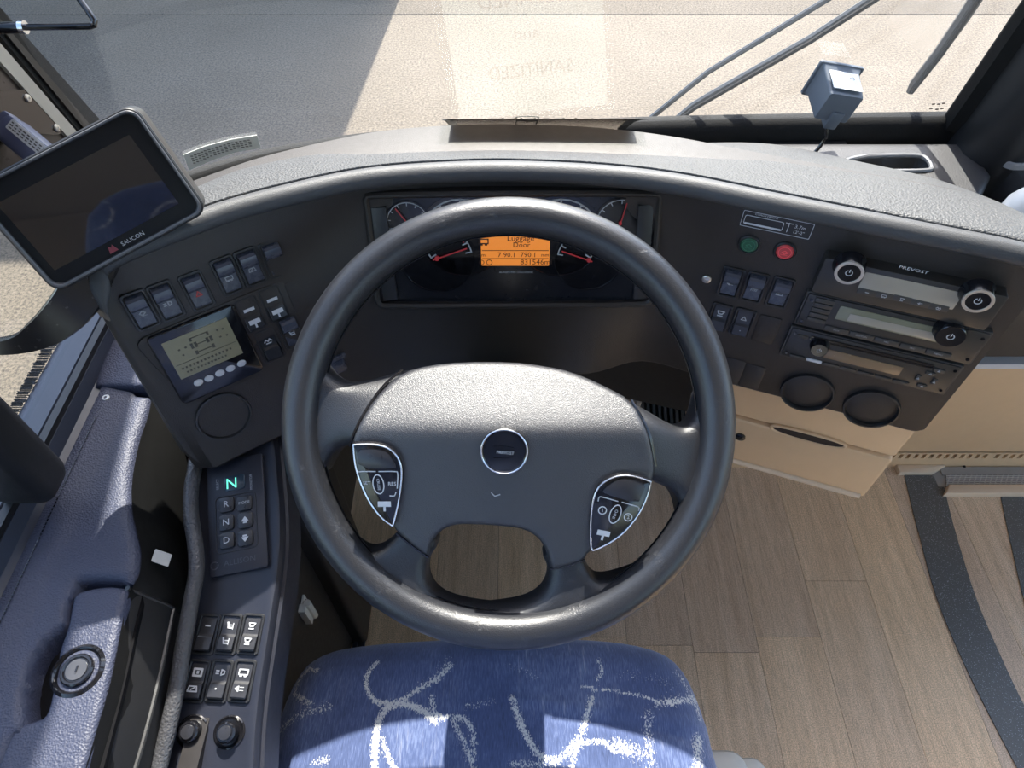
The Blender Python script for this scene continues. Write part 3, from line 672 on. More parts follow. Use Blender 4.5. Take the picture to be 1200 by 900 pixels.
R0, NS = .2038, 120
sec = []
for k in range(20):
    a = 2*math.pi*k/20; sec.append((.0179*math.cos(a), .0188*math.sin(a)))
rg = MB()
rings_ = []
for i in range(NS):
    a = 2*math.pi*i/NS; rings_.append([((R0+x)*math.cos(a), (R0+x)*math.sin(a), z) for x, z in sec])
rg.rings(rings_, PW.M, loop=True)
rim = obj('rim', rg, M_rim, wh, ang=60)
obj('rim_seam', MB().tube([(PW.M @ Vector(((R0-.0177)*math.cos(a), (R0-.0177)*math.sin(a), -.006))) for a in np.linspace(0, 2*math.pi, 97)[:-1]], .0011, 6, closed=True), M_gloss, wh)
obj('rim_seam', MB().tube([(PW.M @ Vector(((R0+.0177)*math.cos(a), (R0+.0177)*math.sin(a), -.005))) for a in np.linspace(0, 2*math.pi, 97)[:-1]], .0010, 6, closed=True), M_wheel, wh)
SP = {'a': [(340, 430), (360, 405), (372, 425), (383, 440), (396, 448), (415, 448), (440, 443), (470, 433), (492, 436), (470, 460), (450, 490), (436, 526), (413, 523), (400, 524), (390, 530), (382, 542), (374, 560), (352, 560), (340, 500)],
      'b': [(712, 458), (738, 470), (760, 482), (783, 496), (800, 502), (813, 497), (820, 482), (826, 452), (848, 470), (852, 530), (838, 600), (806, 632), (802, 606), (797, 586), (786, 574), (764, 565), (745, 560), (740, 530), (728, 500)],
      'c': [(463, 627), (452, 641), (438, 650), (424, 651), (408, 640), (392, 622), (378, 640), (420, 715), (500, 748), (590, 746), (596, 722), (560, 720), (524, 712), (507, 701), (499, 688), (497, 672), (502, 656), (514, 640), (496, 618), (476, 610)],
      'd': [(644, 671), (643, 688), (635, 702), (620, 712), (598, 718), (560, 722), (560, 745), (660, 742), (745, 708), (775, 668), (757, 672), (735, 680), (712, 686), (697, 683), (686, 660), (684, 640), (660, 640), (634, 652)]}
v_top = PW.uv(590, 424, .016)[1]; v_k = PW.uv(590, 508, .016)[1]
def pad_surf(v):
    z = .030 + .20*(min(v, v_k)-v_k)
    if v > v_k: e = v-v_k; z -= .62*(e-.010*(1-math.exp(-e/.010)))
    return z
def sp_top(u, v, d):
    t = max(0, min(1, (math.hypot(u, v)-.11)/.085)); t = t*t*(3-2*t)
    return (pad_surf(v)-.0045)*(1-t) + .004*t + rnd(d, .014)
for k_, pts in SP.items():
    obj('spoke', molded(smooth_poly(PW.poly(pts, .008), 2), sp_top, -.035, .006, PW.M, (.0015, .0035, .007, .011)), M_wheel, wh, ang=60)
pad_px = [(413, 521), (427, 485), (447, 454), (470, 436), (500, 428), (540, 424), (600, 424), (640, 429), (672, 436), (705, 450), (742, 470), (757, 504), (768, 545), (762, 572), (750, 600), (732, 624), (708, 642), (691, 650), (686, 661), (666, 668), (646, 673), (643, 655), (636, 638), (624, 626), (606, 619), (570, 616), (540, 615), (522, 619), (508, 632), (502, 645), (500, 657), (482, 643), (465, 628), (455, 612), (438, 594), (424, 570), (416, 545)]
def pad_top(u, v, d): return pad_surf(v) + rnd(d, .006)*.9 + .005*max(0, 1-(u/.12)**2)
obj('hub_pad', molded(smooth_poly(PW.poly(pad_px, .016), 1), pad_top, -.05, .005, PW.M, (.0015, .0035, .006)), M_hub, wh, ang=60)
for q_ in (((468, 433), (447, 453), (428, 484), (413, 521)), ((740, 469), (757, 504), (767, 545)), ((463, 627), (482, 643), (500, 657)), ((645, 672), (666, 668), (687, 660))):
    obj('hub_seam', MB().tube([PW.M @ Vector((u_, v_, pad_surf(v_)-.0028)) for u_, v_ in spline(PW.poly(q_, .014), 5)], .0013, 6), M_gloss, wh)
def local_top(u, v): return pad_top(u, v, 1)
PH = Plane(PW.M @ Vector((0, v_k, .030)), PW.x, PW.y + PW.n*.20)
# badge
bu, bv = PH.uv(591, 526); Mb = PH.at(bu, bv, .0064)
bd = put('badge', MB().lathe([(.0225, -.003), (.0225, .0016), (.0205, .0028), (.0195, .0018), (.012, .0022), (.0001, .0024)], 40, I4).mesh('badge'), M_gloss, wh, Mb)
put('badge_ring', MB().frame(circ(.0222, 40), circ(.0206, 40), .001, .0034, bev=.0004).mesh('badge_ring'), M_chrome, bd, Mb)
put('emblem', MB().prism([(-.0105, .0055), (-.005, .0015), (.0095, -.0005), (.0085, .004), (0, .0058)], .002, .0030).prism([(-.010, -.006), (.008, -.005), (.004, -.0075), (-.005, -.0085)], .002, .0030).mesh('emblem'), plastic('emblem_dark', (.004, .004, .004), .15), bd, Mb)
put('lettering', MB().text('PREVOST', .0040, T(.001, -.0008, 0) @ RZ(-5), .0032).mesh('lettering'), M_white, bd, Mb)
obj('hub_mark', MB().stroke([PH.uv(576, 575), PH.uv(580, 579), PH.uv(586, 577)], .0009, .0008, PH.M, .0052), M_grey, wh)
# thumb control pods
def pod(px_pts, label, kind):
    P = smooth_poly(PH.poly(px_pts, .006), 2); P = ccw(P); hh = .0065
    u0 = sum(p[0] for p in P)/len(P); v0 = sum(p[1] for p in P)/len(P)
    po = obj('control_pod', MB().prism(P, -.03, hh, .0012, PH.M), M_gloss, wh, label)
    obj('pod_rim', MB().frame(inset(P, .0002), inset(P, .0017), hh-.003, hh+.0012, PH.M, .0003), M_chrome, po)
    k = MB(); w = .0009; z = hh
    pl = lambda *q: [PH.uv(x, y, hh) for x, y in q]
    if kind == 'L':
        up = pl((417, 527), (440, 525), (456, 530), (463, 543), (464, 549), (421, 549))
        k.stroke(spline(pl((419, 558), (419.5, 554), (424, 552.5), (440, 552.5)), 4), w, .0004, PH.M, z).stroke(spline(pl((444, 552.5), (462, 552.5), (466, 555), (465.5, 572)), 4), w, .0004, PH.M, z).stroke(spline(pl((464, 577), (462, 581), (457, 581)), 3), w, .0004, PH.M, z)
        c = PH.uv(443.5, 567.5, hh); k.text('SET', .0046, PH.at(*PH.uv(430, 566, hh)), z+.0004).text('RES', .0050, PH.at(*PH.uv(459.5, 567, hh)), z+.0004)
        k.text('CRUISE', .0036, PH.at(*c) @ RZ(-85), z+.0004); ax = PH.at(*PH.uv(450.5, 592, hh))
        rot = 6
    else:
        up = pl((708, 572), (722, 562), (735, 560), (757, 567), (752, 580), (748, 590), (706, 578))
        k.stroke(spline(pl((701, 587), (702, 583), (706, 582.5), (724, 587.5)), 4), w, .0004, PH.M, z).stroke(spline(pl((729, 588.5), (745, 593), (748.5, 595), (748.5, 598)), 4), w, .0004, PH.M, z)
        for (x, y, t_) in ((706, 598, '1'), (736, 606, '2')):
            c_ = PH.uv(x, y, hh); k.frame(circ(.0042, 16, *c_), circ(.0033, 16, *c_), z, z+.0004, PH.M); k.text(t_, .0055, PH.at(*c_), z+.0004)
        c = PH.uv(721, 602.5, hh); k.text('INFO', .0042, PH.at(*c) @ RZ(70), z+.0004); ax = PH.at(*PH.uv(707, 626, hh)) @ RZ(-12)
        rot = -18
    e = [(math.cos(2*math.pi*i/24), math.sin(2*math.pi*i/24)) for i in range(24)]; ca, sa = math.cos(math.radians(rot)), math.sin(math.radians(rot))
    el = lambda a, b: [(c[0]+x*a*ca-y*b*sa, c[1]+x*a*sa+y*b*ca) for x, y in e]
    k.frame(el(.0055, .0100), el(.0046, .0090), z, z+.0005, PH.M)
    glyph(k, 'axle', ax @ T(0, 0, z), .0095, .0004)
    obj('lettering', k, M_white, po)
    obj('thumb_button', MB().prism(smooth_poly(up, 1), hh-.001, hh+.0012, .0007, PH.M), M_rock, po)
pod([(413, 521), (413.5, 519.5), (427, 519), (442, 519.5), (455, 523), (465, 531), (471, 543), (472.5, 556), (470, 580), (465, 604), (461.5, 617), (459, 616.5), (446, 607), (432, 589), (421, 565), (415, 545)], 'left thumb pod marked SET and RES', 'L')
pod([(691.5, 645.5), (690.5, 630), (691, 605), (694, 583), (701, 568), (715, 558.5), (730, 555), (746, 557), (763, 563), (764, 565), (760, 582), (750, 603), (733, 624), (715, 637), (698, 645)], 'right thumb pod marked 1 and 2', 'R')
# column down to the floor
n = PW.n
col_ = MB().tube([PW.o - n*.03, PW.o - n*.06, PW.o - n*.065, PW.o - n*.22, PW.o - n*.24, PW.o - n*.60], [.045, .045, .062, .058, .032, .032], 24)
obj('column', col_, M_black, wh)

# ------------------------------------------------------------------ driver's seat
st = thing('driver_seat', "blue patterned velour driver's seat cushion with pale swirls behind the wheel", 'seat', (-.025, .05, 0))
xL, xR, yF, ZS = -.318, .262, .318, .478
of = []
for p in [(xL, -.30), (xR+.012, -.30), (xR, .10), (xR-.010, .22), (xR-.030, yF-.030), (xR-.075, yF-.006), (.10, yF+.004), (-.06, yF+.006), (-.19, yF), (xL+.055, yF-.012), (xL+.022, yF-.045), (xL+.008, .18), (xL, .05)]: of.append(p)
of = smooth_poly(of, 2)
def seat_top(u, v, d):
    z = ZS + rnd(d, .05)*.9 + .004*math.sin(u*9+.5) - .010*max(0, (v-.15)/.15)**2
    z += .0022*math.exp(-((v-.232+u*.12)/.006)**2)*(1 if u > 0 else 0)     # creases at the right front corner
    z -= .0030*math.exp(-((v-.218+u*.14)/.005)**2)*(1 if u > .05 else 0) + .0025*math.exp(-((v-.190+(u-.2)*.35)/.005)**2)*(1 if u > .12 else 0)
    return z
sm = molded(of, seat_top, .36, .0042, I4, (.002, .005, .009, .014, .02, .028, .038))
def cr(o, s, pts): return [(o[0]+x/s, o[1]+y/s) for x, y in pts]
A1 = lambda pts: cr((310, 750), 4.444, pts); A2 = lambda pts: cr((600, 750), 3.75, pts)
arcs = [(A1([(590, 100), (540, 160), (525, 220), (550, 290), (600, 325), (680, 320), (760, 280), (830, 240), (900, 200), (970, 130)]), .004, 1),
        (A1([(575, 700), (575, 560), (590, 440), (630, 360), (700, 330), (770, 345), (840, 380), (890, 430)]), .0055, 1.1), (A1([(610, 520), (660, 640), (700, 690)]), .005, .9),
        (A1([(870, 300), (880, 370), (920, 405), (1000, 405), (1060, 430), (1090, 520), (1080, 680)]), .005, .9), (A1([(990, 430), (1040, 540), (1090, 660)]), .006, .8),
        (A1([(220, 120), (260, 150), (330, 140), (400, 110), (470, 100)]), .003, 1), (A1([(215, 125), (165, 175), (140, 260), (190, 300), (230, 330)]), .005, .9), (A1([(60, 460), (130, 410), (220, 370), (320, 350)]), .008, .7),
        (A1([(260, 640), (330, 625)]), .006, .8), (A1([(960, 100), (880, 190), (800, 250)]), .008, .6), (A1([(1050, 350), (1110, 340), (1190, 320)]), .006, .6),
        (A2([(0, 260), (30, 350), (70, 440), (120, 510), (190, 535), (250, 490), (300, 420), (330, 330), (350, 260)]), .0055, 1), (A2([(260, 580), (280, 500), (320, 460), (400, 455), (440, 490), (500, 500)]), .0045, 1),
        (A2([(300, 210), (420, 225), (560, 250), (700, 285), (800, 240)]), .0030, .9), (A2([(640, 280), (720, 270), (820, 250)]), .008, .8), (A2([(380, 90), (395, 140), (370, 180)]), .0035, .9), (A2([(0, 120), (80, 150), (110, 170)]), .008, .5),
        (A2([(730, 130), (770, 190), (810, 240), (835, 340)]), .005, .8), (A2([(820, 430), (812, 560), (800, 600)]), .009, .9), (A2([(590, 330), (600, 560)]), .009, .7), (A2([(460, 470), (560, 500)]), .012, .8), (A2([(480, 150), (620, 170), (700, 200)]), .010, .45), (A2([(0, 550), (200, 550)]), .006, .8)]
sv = np.array([tuple(v) for v in sm.v]); mask = np.zeros(len(sv))
for pts, wd, st_ in arcs:
    q = np.array([tuple(on_z(x, y, ZS-.005).xy) for x, y in spline(pts, 4)])
    d = np.full(len(sv), 9.)
    for a, b in zip(q[:-1], q[1:]):
        e = b-a; L = e@e+1e-12; t = np.clip(((sv[:, :2]-a)@e)/L, 0, 1); rr_ = sv[:, :2]-a-t[:, None]*e; d = np.minimum(d, np.hypot(rr_[:, 0], rr_[:, 1]))
    mask = np.maximum(mask, st_*np.clip(1.2-d/(wd*.9)*.62, 0, 1))
m = Mat('blue_velour'); at = m.n('ShaderNodeAttribute', attribute_name='swirl').outputs['Fac']
st1 = m.noise(1, 4, .6, m.mapping((900, 90, 90))); st2 = m.noise(1, 2, .6, m.mapping((620, 330, 300))); fz = m.noise(8, 4, .6); st3 = m.noise(1, 4, .6, m.mapping((260, 22, 22)))
basec = m.ramp(m.math('ADD', m.math('MULTIPLY', st1, .55), m.math('MULTIPLY', fz, .45)), [(.34, (.022, .036, .095)), (.52, (.054, .080, .185)), (.68, (.15, .19, .32))])
basec = m.mix(m.math('MULTIPLY', m.ramp(st3, [(.58, 0), (.72, 1)]), m.ramp(fz, [(.46, 0), (.62, .55)])), basec, (.34, .36, .44))
dot = m.ramp(m.math('ADD', m.math('MULTIPLY', at, .42), m.math('MULTIPLY', st2, .9)), [(.74, 0), (.83, 1)])
m.set(Base_Color=m.mix(dot, basec, (.55, .545, .53)), Roughness=.85, Sheen_Weight=.5, Sheen_Roughness=.5, Sheen_Tint=(.7, .78, 1))
m.bump(m.math('ADD', st1, m.math('MULTIPLY', dot, .6)), .5, .0015)
cush = obj('cushion', sm, m.m, st, ang=60)
at_ = cush.data.attributes.new('swirl', 'FLOAT', 'POINT'); at_.data.foreach_set('value', mask.astype(np.float32)[:len(cush.data.vertices)])
bk_o = smooth_poly([(-.26, 0), (.21, 0), (.23, .25), (.21, .80), (.15, .95), (-.20, .95), (-.26, .80), (-.28, .25)], 2)
MBk = T(0, -.29, .45) @ RX(100)
bm_ = molded(bk_o, lambda u, v, d: .0+rnd(d, .05)*.9+.02*math.cos(u*6), -.10, .008, MBk @ Matrix.Rotation(math.pi, 4, 'Y') @ T(.05, 0, 0), (.004, .01, .02, .03))
bko = obj('backrest', bm_, m.m, st, ang=60)
bv_ = np.array([tuple(v) for v in bm_.v]); bmask = np.zeros(len(bv_))
for _ in range(40):
    cx_, cz_, r_ = rng.uniform(-.25, .25), rng.uniform(.5, 1.45), rng.uniform(.03, .09); a0_ = rng.uniform(0, 6.28)
    dx_, dz_ = bv_[:, 0]-cx_, bv_[:, 2]-cz_; rr2 = np.hypot(dx_, dz_); an_ = (np.arctan2(dz_, dx_)-a0_) % 6.283
    bmask = np.maximum(bmask, np.where(an_ < 3.6, np.clip(1.2-np.abs(rr2-r_)/.006, 0, 1), 0))
ab_ = bko.data.attributes.new('swirl', 'FLOAT', 'POINT'); ab_.data.foreach_set('value', bmask.astype(np.float32)[:len(bko.data.vertices)])
obj('seat_base', MB().prism(rr(.46, .48, .05, 5, -.025, .03), .28, .365, .01), M_black, st)
obj('pedestal', MB().prism(rr(.30, .34, .04, 5, -.025, .02), .0, .285, .005), M_black, st)
M_gp = plastic('grey_plastic', (.40, .385, .35), .45, var=.05)
lv_ = obj('side_cover', MB().prism(rr(.075, .26, .022, 5, .275, .060), .30, .395, .012), M_gp, st, 'pale grey plastic side cover')
obj('lever', MB().prism(rr(.052, .20, .018, 5, .318, .085), .33, .372, .010), M_gp, st, 'pale grey adjuster lever')
# ------------------------------------------------------------------ left armrest ledge with its locked compartment
ZL = .742
lz = lambda pts, z=ZL: [tuple(on_z(a, b, z).xy) for a, b in pts]
led = thing('armrest_console', 'grey leather-grain armrest ledge with painted-in sky blue, beside the side window', 'armrest', (-.44, .30, 0))
inner = lz([(176, 462), (171, 485), (161, 515), (153, 555), (152, 590), (158, 620), (163, 645), (160, 672), (146, 700), (128, 790), (108, 860), (90, 920), (72, 985)])
inner = spline(inner, 4)
top_o = [(-.508, inner[-1][1])] + [(-.508, .30), (-.508, on_z(110, 457, ZL).y)] + [(inner[0][0], on_z(110, 457, ZL).y)]
outl = [(-.508, inner[-1][1]), (-.508, on_z(110, 457, ZL).y)] + inner
# the side below drops to the console valley
edge_lo = [(x+.020+.02*max(0, min(1, (.34-y)/.2)), y) for x, y in inner]
lid_px = [(84, 692), (120, 684), (144, 686), (150, 690), (140, 730), (126, 795), (108, 862), (88, 930), (-20, 930), (-2, 880), (12, 850), (38, 843), (52, 838), (60, 800), (66, 760), (76, 735), (80, 712)]
lid_poly = smooth_poly(lz(lid_px), 2)
slot_poly = smooth_poly(lz([(92, 676), (82, 690), (76, 712), (72, 735), (56, 745), (38, 765), (26, 795), (22, 830), (28, 850), (14, 862), (0, 895), (-22, 935), (95, 935), (115, 862), (133, 795), (147, 730), (157, 690), (150, 677)]), 2)
sp_ = np.array(ccw(slot_poly))
def ledge_top(u, v, d):
    z = ZL + rnd(min(d, abs(u-(-9)) if False else d), .012) if u > -.47 else ZL + .006*max(0, min(1, (-.47-u)/.03))
    return z
lm = molded(outl, ledge_top, .60, .0045, I4, (.0015, .004, .008))
lv = np.array([tuple(v) for v in lm.v]); ins_ = inside(lv[:, :2], sp_); dd = edge_dist(lv[:, :2], sp_)
for i in np.where(ins_ & (lv[:, 2] > .7))[0]: lm.v[i].z -= .032*min(1, max(0, (dd[i]-.0005)/.006))
for i in np.where((~ins_) & (dd < .005) & (lv[:, 2] > .7))[0]: lm.v[i].z -= .0025*(1-dd[i]/.005)
obj('ledge', lm, M_leather, led, ang=60)
# dark inner flank that falls to the valley, following the inner edge
fl_sec = [(0.000, ZL-.006), (.006, ZL-.02), (.020, .70), (.034, .655), (.040, .63)]
fo = lambda y: float(np.interp(y, [.15, .29, .37, .45, .52], [.012, .016, .022, .042, .050]))/.040
flank = [[(x+o*fo(y), y, z) for x, y in inner] for o, z in fl_sec]
obj('flank', MB().rings(flank, closed=False, cap0=False, cap1=False), plastic('flank_black', (.007, .007, .007), .5, spec=.25), led, ang=60)
# compartment lid: top face rounding over into a dark sloping side
def lid_top(u, v, d): return ZL-.002 + rnd(d, .007)
lid = obj('compartment_lid', molded(lid_poly, lid_top, .700, .0045, I4, (.0012, .003, .005)), M_leather, led, ang=60)
side_px_top = lz([(150, 690), (140, 730), (126, 795), (108, 862), (88, 930)], ZL-.006)
side_px_bot = [tuple(on_z(a, b, .665).xy) for a, b in [(206, 716), (198, 755), (186, 810), (172, 865), (150, 940)]]
a_, b_ = spline(side_px_top, 5), spline(side_px_bot, 5)
n_ = len(a_); Rr = []
for k, (t, dz) in enumerate(((0, 0), (.12, .004), (.5, .004), (.93, .004), (1, -.001), (1.0, -.03))):
    Rr.append([(a_[i][0]+(b_[i][0]-a_[i][0])*t, a_[i][1]+(b_[i][1]-a_[i][1])*t, (ZL-.006)+(.668-(ZL-.006))*t+dz) for i in range(n_)])
obj('lid_side', MB().rings(Rr, closed=False, cap0=False, cap1=False), M_black, lid, ang=60)
obj('lid_edge_rib', MB().tube([(a_[0][0], a_[0][1], ZL-.004), (b_[0][0]-.004, b_[0][1]+.001, .676)] + [(p[0], p[1], .671) for p in b_], .0028, 8), M_black, lid)
obj('slot_shade_sheet', MB().prism(slot_poly, ZL-.030, ZL-.024), plastic('slot_shade_black', (.004, .004, .005), .7, spec=.1), led)  # black sheet laid in the lid slot as painted shade
k0_ = on_z(90, 785, ZL)
Mk = T(k0_.x, k0_.y, ZL-.003)
lk = put('lock', MB().lathe([(.0245, -.004), (.0245, .001), (.0215, .0035), (.0190, .0015), (.0165, -.003), (.0150, -.003), (.0150, .0035), (.0138, .0048), (.0118, .0048), (.0108, .0036), (.0001, .0036)], 36).mesh('lock'), M_gloss, lid, Mk)
put('key_plate', MB().lathe([(.0098, .003), (.0096, .0045), (.0001, .0045)], 24).box((.0005, 0, .0046), (.0012, .0075, .0006)).mesh('key_plate'), plastic('lock_grey', (.05, .05, .055), .3), lk, Mk)
put('keyhole', MB().box((.0005, .0005, .0050), (.0015, .0060, .0006)).mesh('keyhole'), M_gloss, lk, Mk)
# forward cap of the ledge, stitched border strip and screw
cap = lz([(126, 383), (175, 383), (215, 470), (170, 450), (109, 452)], .752)
obj('front_cap', molded(lz([(133, 372), (190, 372), (205, 452), (109, 452)], .752), lambda u, v, d: .752+rnd(d, .006), .70, .006), M_leather, led, ang=60)
p = on_z(126, 469, ZL)
obj('screw', MB().lathe([(.0048, -.001), (.0048, .0012), (.0038, .0022), (.0020, .0022), (.0017, .0008), (.0001, .0008)], 16, T(p.x, p.y, ZL+.004)), M_steel, led)
stitch = MB()
for i in range(110):
    y = .02+i*.0042; stitch.box((-.4975+.004*max(0, (.35-y)), y, ZL+.0064), (.0009, .0026, .0010))
obj('stitching', stitch, M_gloss, led)
p = on_z(189, 654, .69)
Ms = T(p.x, p.y, p.z) @ RY(62)
tag(obj('sticker', MB().prism(rr(.019, .014, .001, 2), .0005, .0012, 0, T(on_x(189, 654, -.378).x, on_x(189, 654, -.378).y, on_x(189, 654, -.378).z) @ RY(50)), plain('paper_label', (.42, .42, .41), .6)), 'small white square sticker on dark flank of the armrest ledge', 'sticker')

# ------------------------------------------------------------------ driver's switch console right of the ledge
cons = thing('switch_console', 'narrow dark switch console with rockers between armrest ledge and seat', 'console', (-.32, .30, 0))
SLOPE = math.atan2(.70-.615, .46-.14)
PK = Plane((-.32, .30, .6575), (1, 0, 0), (0, math.cos(SLOPE), math.sin(SLOPE)))
def onk(px, py): u_, v_ = PK.uv(px, py); return PK.o + PK.x*u_ + PK.y*v_
# outline in the photo's plan
rows = [(225, 318, 500), (238, 322, 520), (238, 326, 560), (238, 329, 600), (238, 329, 640), (236, 325, 680), (230, 319, 720), (222, 313, 760), (212, 306, 805), (202, 301, 850), (190, 298, 900), (178, 295, 950)]
Lk = [PK.uv(a, y) for a, b, y in rows]; Rk = [PK.uv(b, y) for a, b, y in rows]
Lk, Rk = spline(Lk, 4), spline(Rk, 4)
dk = MB(); R_ = []
for (l, r) in zip(Lk, Rk):
    pts = [(l[0]-.012, l[1], -.03), (l[0]-.012, l[1], -.001), (l[0], l[1], 0), ((l[0]+r[0])/2, (l[1]+r[1])/2, .0005), (r[0]-.010, r[1], 0), (r[0]-.005, r[1], .0022), (r[0]-.001, r[1], .0015), (r[0]+.0015, r[1], -.003), (r[0]+.002, r[1], -.012), (r[0]+.0055, r[1], -.013), (r[0]+.0065, r[1], -.018), (r[0]+.0065, r[1], -.06)]
    R_.append([tuple(PK.M @ Vector(q)) for q in pts])
dk.rings([list(x) for x in zip(*R_)], closed=False, cap0=False, cap1=False)
obj('top_plate', dk, M_console, cons, ang=45)
# bead roll between ledge and console
bead = [on_z(a, y, z) for a, y, z in [(231, 528, .705), (228, 550, .705), (224, 575, .70), (224, 605, .695), (229, 640, .69), (230, 670, .684), (224, 705, .676), (216, 750, .665), (208, 800, .654), (198, 850, .643), (186, 900, .632), (172, 960, .622)]]
obj('bead_roll', MB().tube(spline(bead, 5), .0085, 12), plastic('bead_vinyl', (.055, .055, .060), .42, 1, 420, .7, dist=.0012), cons, ang=80)
# flank wall down to the floor with its hinge and kick strip
XW = -.318
obj('side_panel', MB().box((XW-.012, .16, .325), (.020, .88, .60)).box((XW-.060, .85, .34), (.020, .52, .66)), M_side, cons)
obj('kick_strip', MB().box((XW+.002, .16, .006), (.008, .88, .012)).box((XW+.018, .16, .004), (.005, .88, .008)).box((XW+.010, .16, .002), (.018, .88, .004)), M_console, cons)
obj('lower_front', MB().prism(rr(.17, .15, .01, 3, -.38, .53), .0, .60, .01), M_side, cons)
q = on_x(357, 717, XW)
Mh_ = T(q.x, q.y, q.z)
hg = obj('hinge', MB().box((.003, -.004, 0), (.010, .012, .052), Mh_).tube([(.009, .004, -.026), (.009, .004, .026)], .0055, 10, Mh_).box((.001, .010, 0), (.003, .014, .050), Mh_), M_zinc, cons, 'bright metal hinge')
for z in (-.015, .015): obj('screw', MB().lathe([(.003, 0), (.0025, .0015), (.0001, .0018)], 10, Mh_ @ T(.0025, .011, z) @ RY(90)), M_gloss, hg)
# rockers and knobs
for i, (x, y) in enumerate(((242, 743), (268, 743), (294, 743))):
    rocker(PK, x, y, 'B', cons, [[('dash', .2, .006)], [('seat', .2, .007), ('seat', -.18, .007)], [('mirror', .2, .007), ('mirror', -.18, .007)]][i], w=.0240, h=.043, rot=-.06)
for i, (x, y) in enumerate(((230, 798), (257, 798), (284, 798))):
    rocker(PK, x, y, 'B', cons, [[('door', .2, .0085), ('screen', -.18, .0085)], [('fog', .2, .007), ('dot', -.18, .006)], [('bus', .2, .008), ('ind', -.18, .008)]][i], w=.0240, h=.043, rot=-.06, lens=M_rockb if i == 1 else None)
for x, y in ((226, 857), (269, 858)):
    M = PK.px(x, y)
    kb = put('rotary_knob', MB().lathe([(.0165, -.001), (.0165, .0012), (.0150, .0020), (.0128, .0006), (.0112, .0006), (.0108, .006), (.0100, .0115), (.0088, .0125), (.0001, .0125)], 32).mesh('rotary_knob'), M_gloss, cons, M)
    put('knob_cap', MB().lathe([(.0072, .012), (.0066, .0145), (.0001, .0150)], 24).mesh('knob_cap'), M_rock, kb, M)
# gear selector pad
Pg = [PK.uv(*p) for p in ((243, 541), (310, 533), (316, 665), (247, 681))]
gu = sum(p[0] for p in Pg)/4; gv = sum(p[1] for p in Pg)/4
gw = (Pg[1][0]-Pg[0][0]+Pg[2][0]-Pg[3][0])/2; gh = (Pg[0][1]-Pg[3][1]+Pg[1][1]-Pg[2][1])/2
grot = math.atan2(Pg[3][0]-Pg[0][0]+Pg[2][0]-Pg[1][0], Pg[0][1]-Pg[3][1]+Pg[1][1]-Pg[2][1])
Mg = PK.at(gu, gv, .001, grot)
gs = thing('gear_selector', 'push-button gear selector pad with a lit green N on switch console', 'gear selector', tuple(Mg.translation))
obj('pad_plate', MB().prism(rr(gw, gh, .003, 3), -.004, .0042, .001, Mg), M_console, gs)
Mi = Mg.inverted()
def gl_(px, py): p = Mi @ onk(px, py); return p.x, p.y
x, y = gl_(277, 567)
d_ = obj('gear_display', MB().prism(rr(.0245, .0185, .003, 3, x, y), .004, .0050, .0005, Mg), plastic('selector_glass', (.03, .05, .07), .15), gs)
mg = plain('green_n', (.12, .75, .50), .4, .9)
obj('lettering', MB().text('N', .0185, Mg @ T(x-.0035, y-.001, .0), .0052), mg, d_)
for (px, py), s_ in (((257, 569), 'SELECT'), ((296, 566), 'MONITOR')):
    a, b = gl_(px, py); obj('lettering', MB().text(s_, .0042, Mg @ T(a, b, 0) @ RZ(90), .0044), M_grey, gs)
a, b = gl_(279, 613)
obj('key_surround', MB().frame(rr(.048, .068, .005, 3, a, b), rr(.046, .066, .004, 3, a, b), .004, .0050, Mg, .0003), M_rock, gs)
for (px, py), s_ in (((268, 593), 'R'), ((289, 591), 'MODE'), ((268, 614), 'N'), ((290, 611), 'up'), ((268.5, 635), 'D'), ((290, 632), 'down')):
    a, b = gl_(px, py); o = obj('key', MB().prism(rr(.0175, .0185, .004, 3, a, b), .004, .0072, .0012, Mg), M_rock, gs)
    g = MB(); Mz = Mg @ T(a, b, 0)
    if s_ in ('up', 'down'):
        sg = 1 if s_ == 'up' else -1; g.prism([(-.0042, -.0012*sg), (.0042, -.0012*sg), (0, .0045*sg)], .0071, .0076, 0, Mz).box((0, -.0028*sg, .0073), (.0048, .002, .0005), Mz)
    else: g.text(s_, .0105 if len(s_) == 1 else .0046, Mz, .0075)
    obj('symbol', g, M_white, o)
a, b = gl_(279, 659)
obj('lettering', MB().text('ALLISON', .0092, Mg @ T(a+.004, b, 0), .0045).frame(circ(.0048, 16, a-.025, b), circ(.0036, 16, a-.025, b), .004, .0046, Mg), plastic('embossed', (.045, .047, .062), .3), gs)

# ------------------------------------------------------------------ reversing monitor on its bracket
sc_ = .86
mTR, mBR, mBL = [C0 + (Vector(p)-C0)*sc_ for p in ((-.377, .644, 1.055), (-.329, .611, .949), (-.482, .527, .906))]
mx = (mBR-mBL); mw = mx.length; my = (mTR-mBR); mh = my.length
ctr = (mTR+mBL)/2
PM = Plane(ctr, mx, my)
mon = thing('monitor', 'black rear-view monitor on a curved bracket, tilted above left dash wing', 'monitor', tuple(ctr - PM.n*.02))
obj('casing', MB().prism(rr(mw, mh, .012, 5), -.030, .0, .004, PM.M).frame(rr(mw, mh, .012, 5), rr(mw-.010, mh-.010, .009, 5), -.002, .0035, PM.M, .0012), M_black, mon)
obj('bezel_edge', MB().frame(rr(mw-.004, mh-.004, .0105, 5), rr(mw-.0085, mh-.0085, .009, 5), .0028, .0048, PM.M, .0006), plastic('bezel_grey', (.10, .10, .105), .35), mon)
obj('bezel', MB().prism(rr(mw-.009, mh-.009, .008, 5), -.002, .0022, .0006, PM.M), plastic('bezel_black', (.005, .005, .006), .5, spec=.2), mon)
scr = [PM.uv(*p) for p in ((210, 238), (63, 314), (162, 152))]
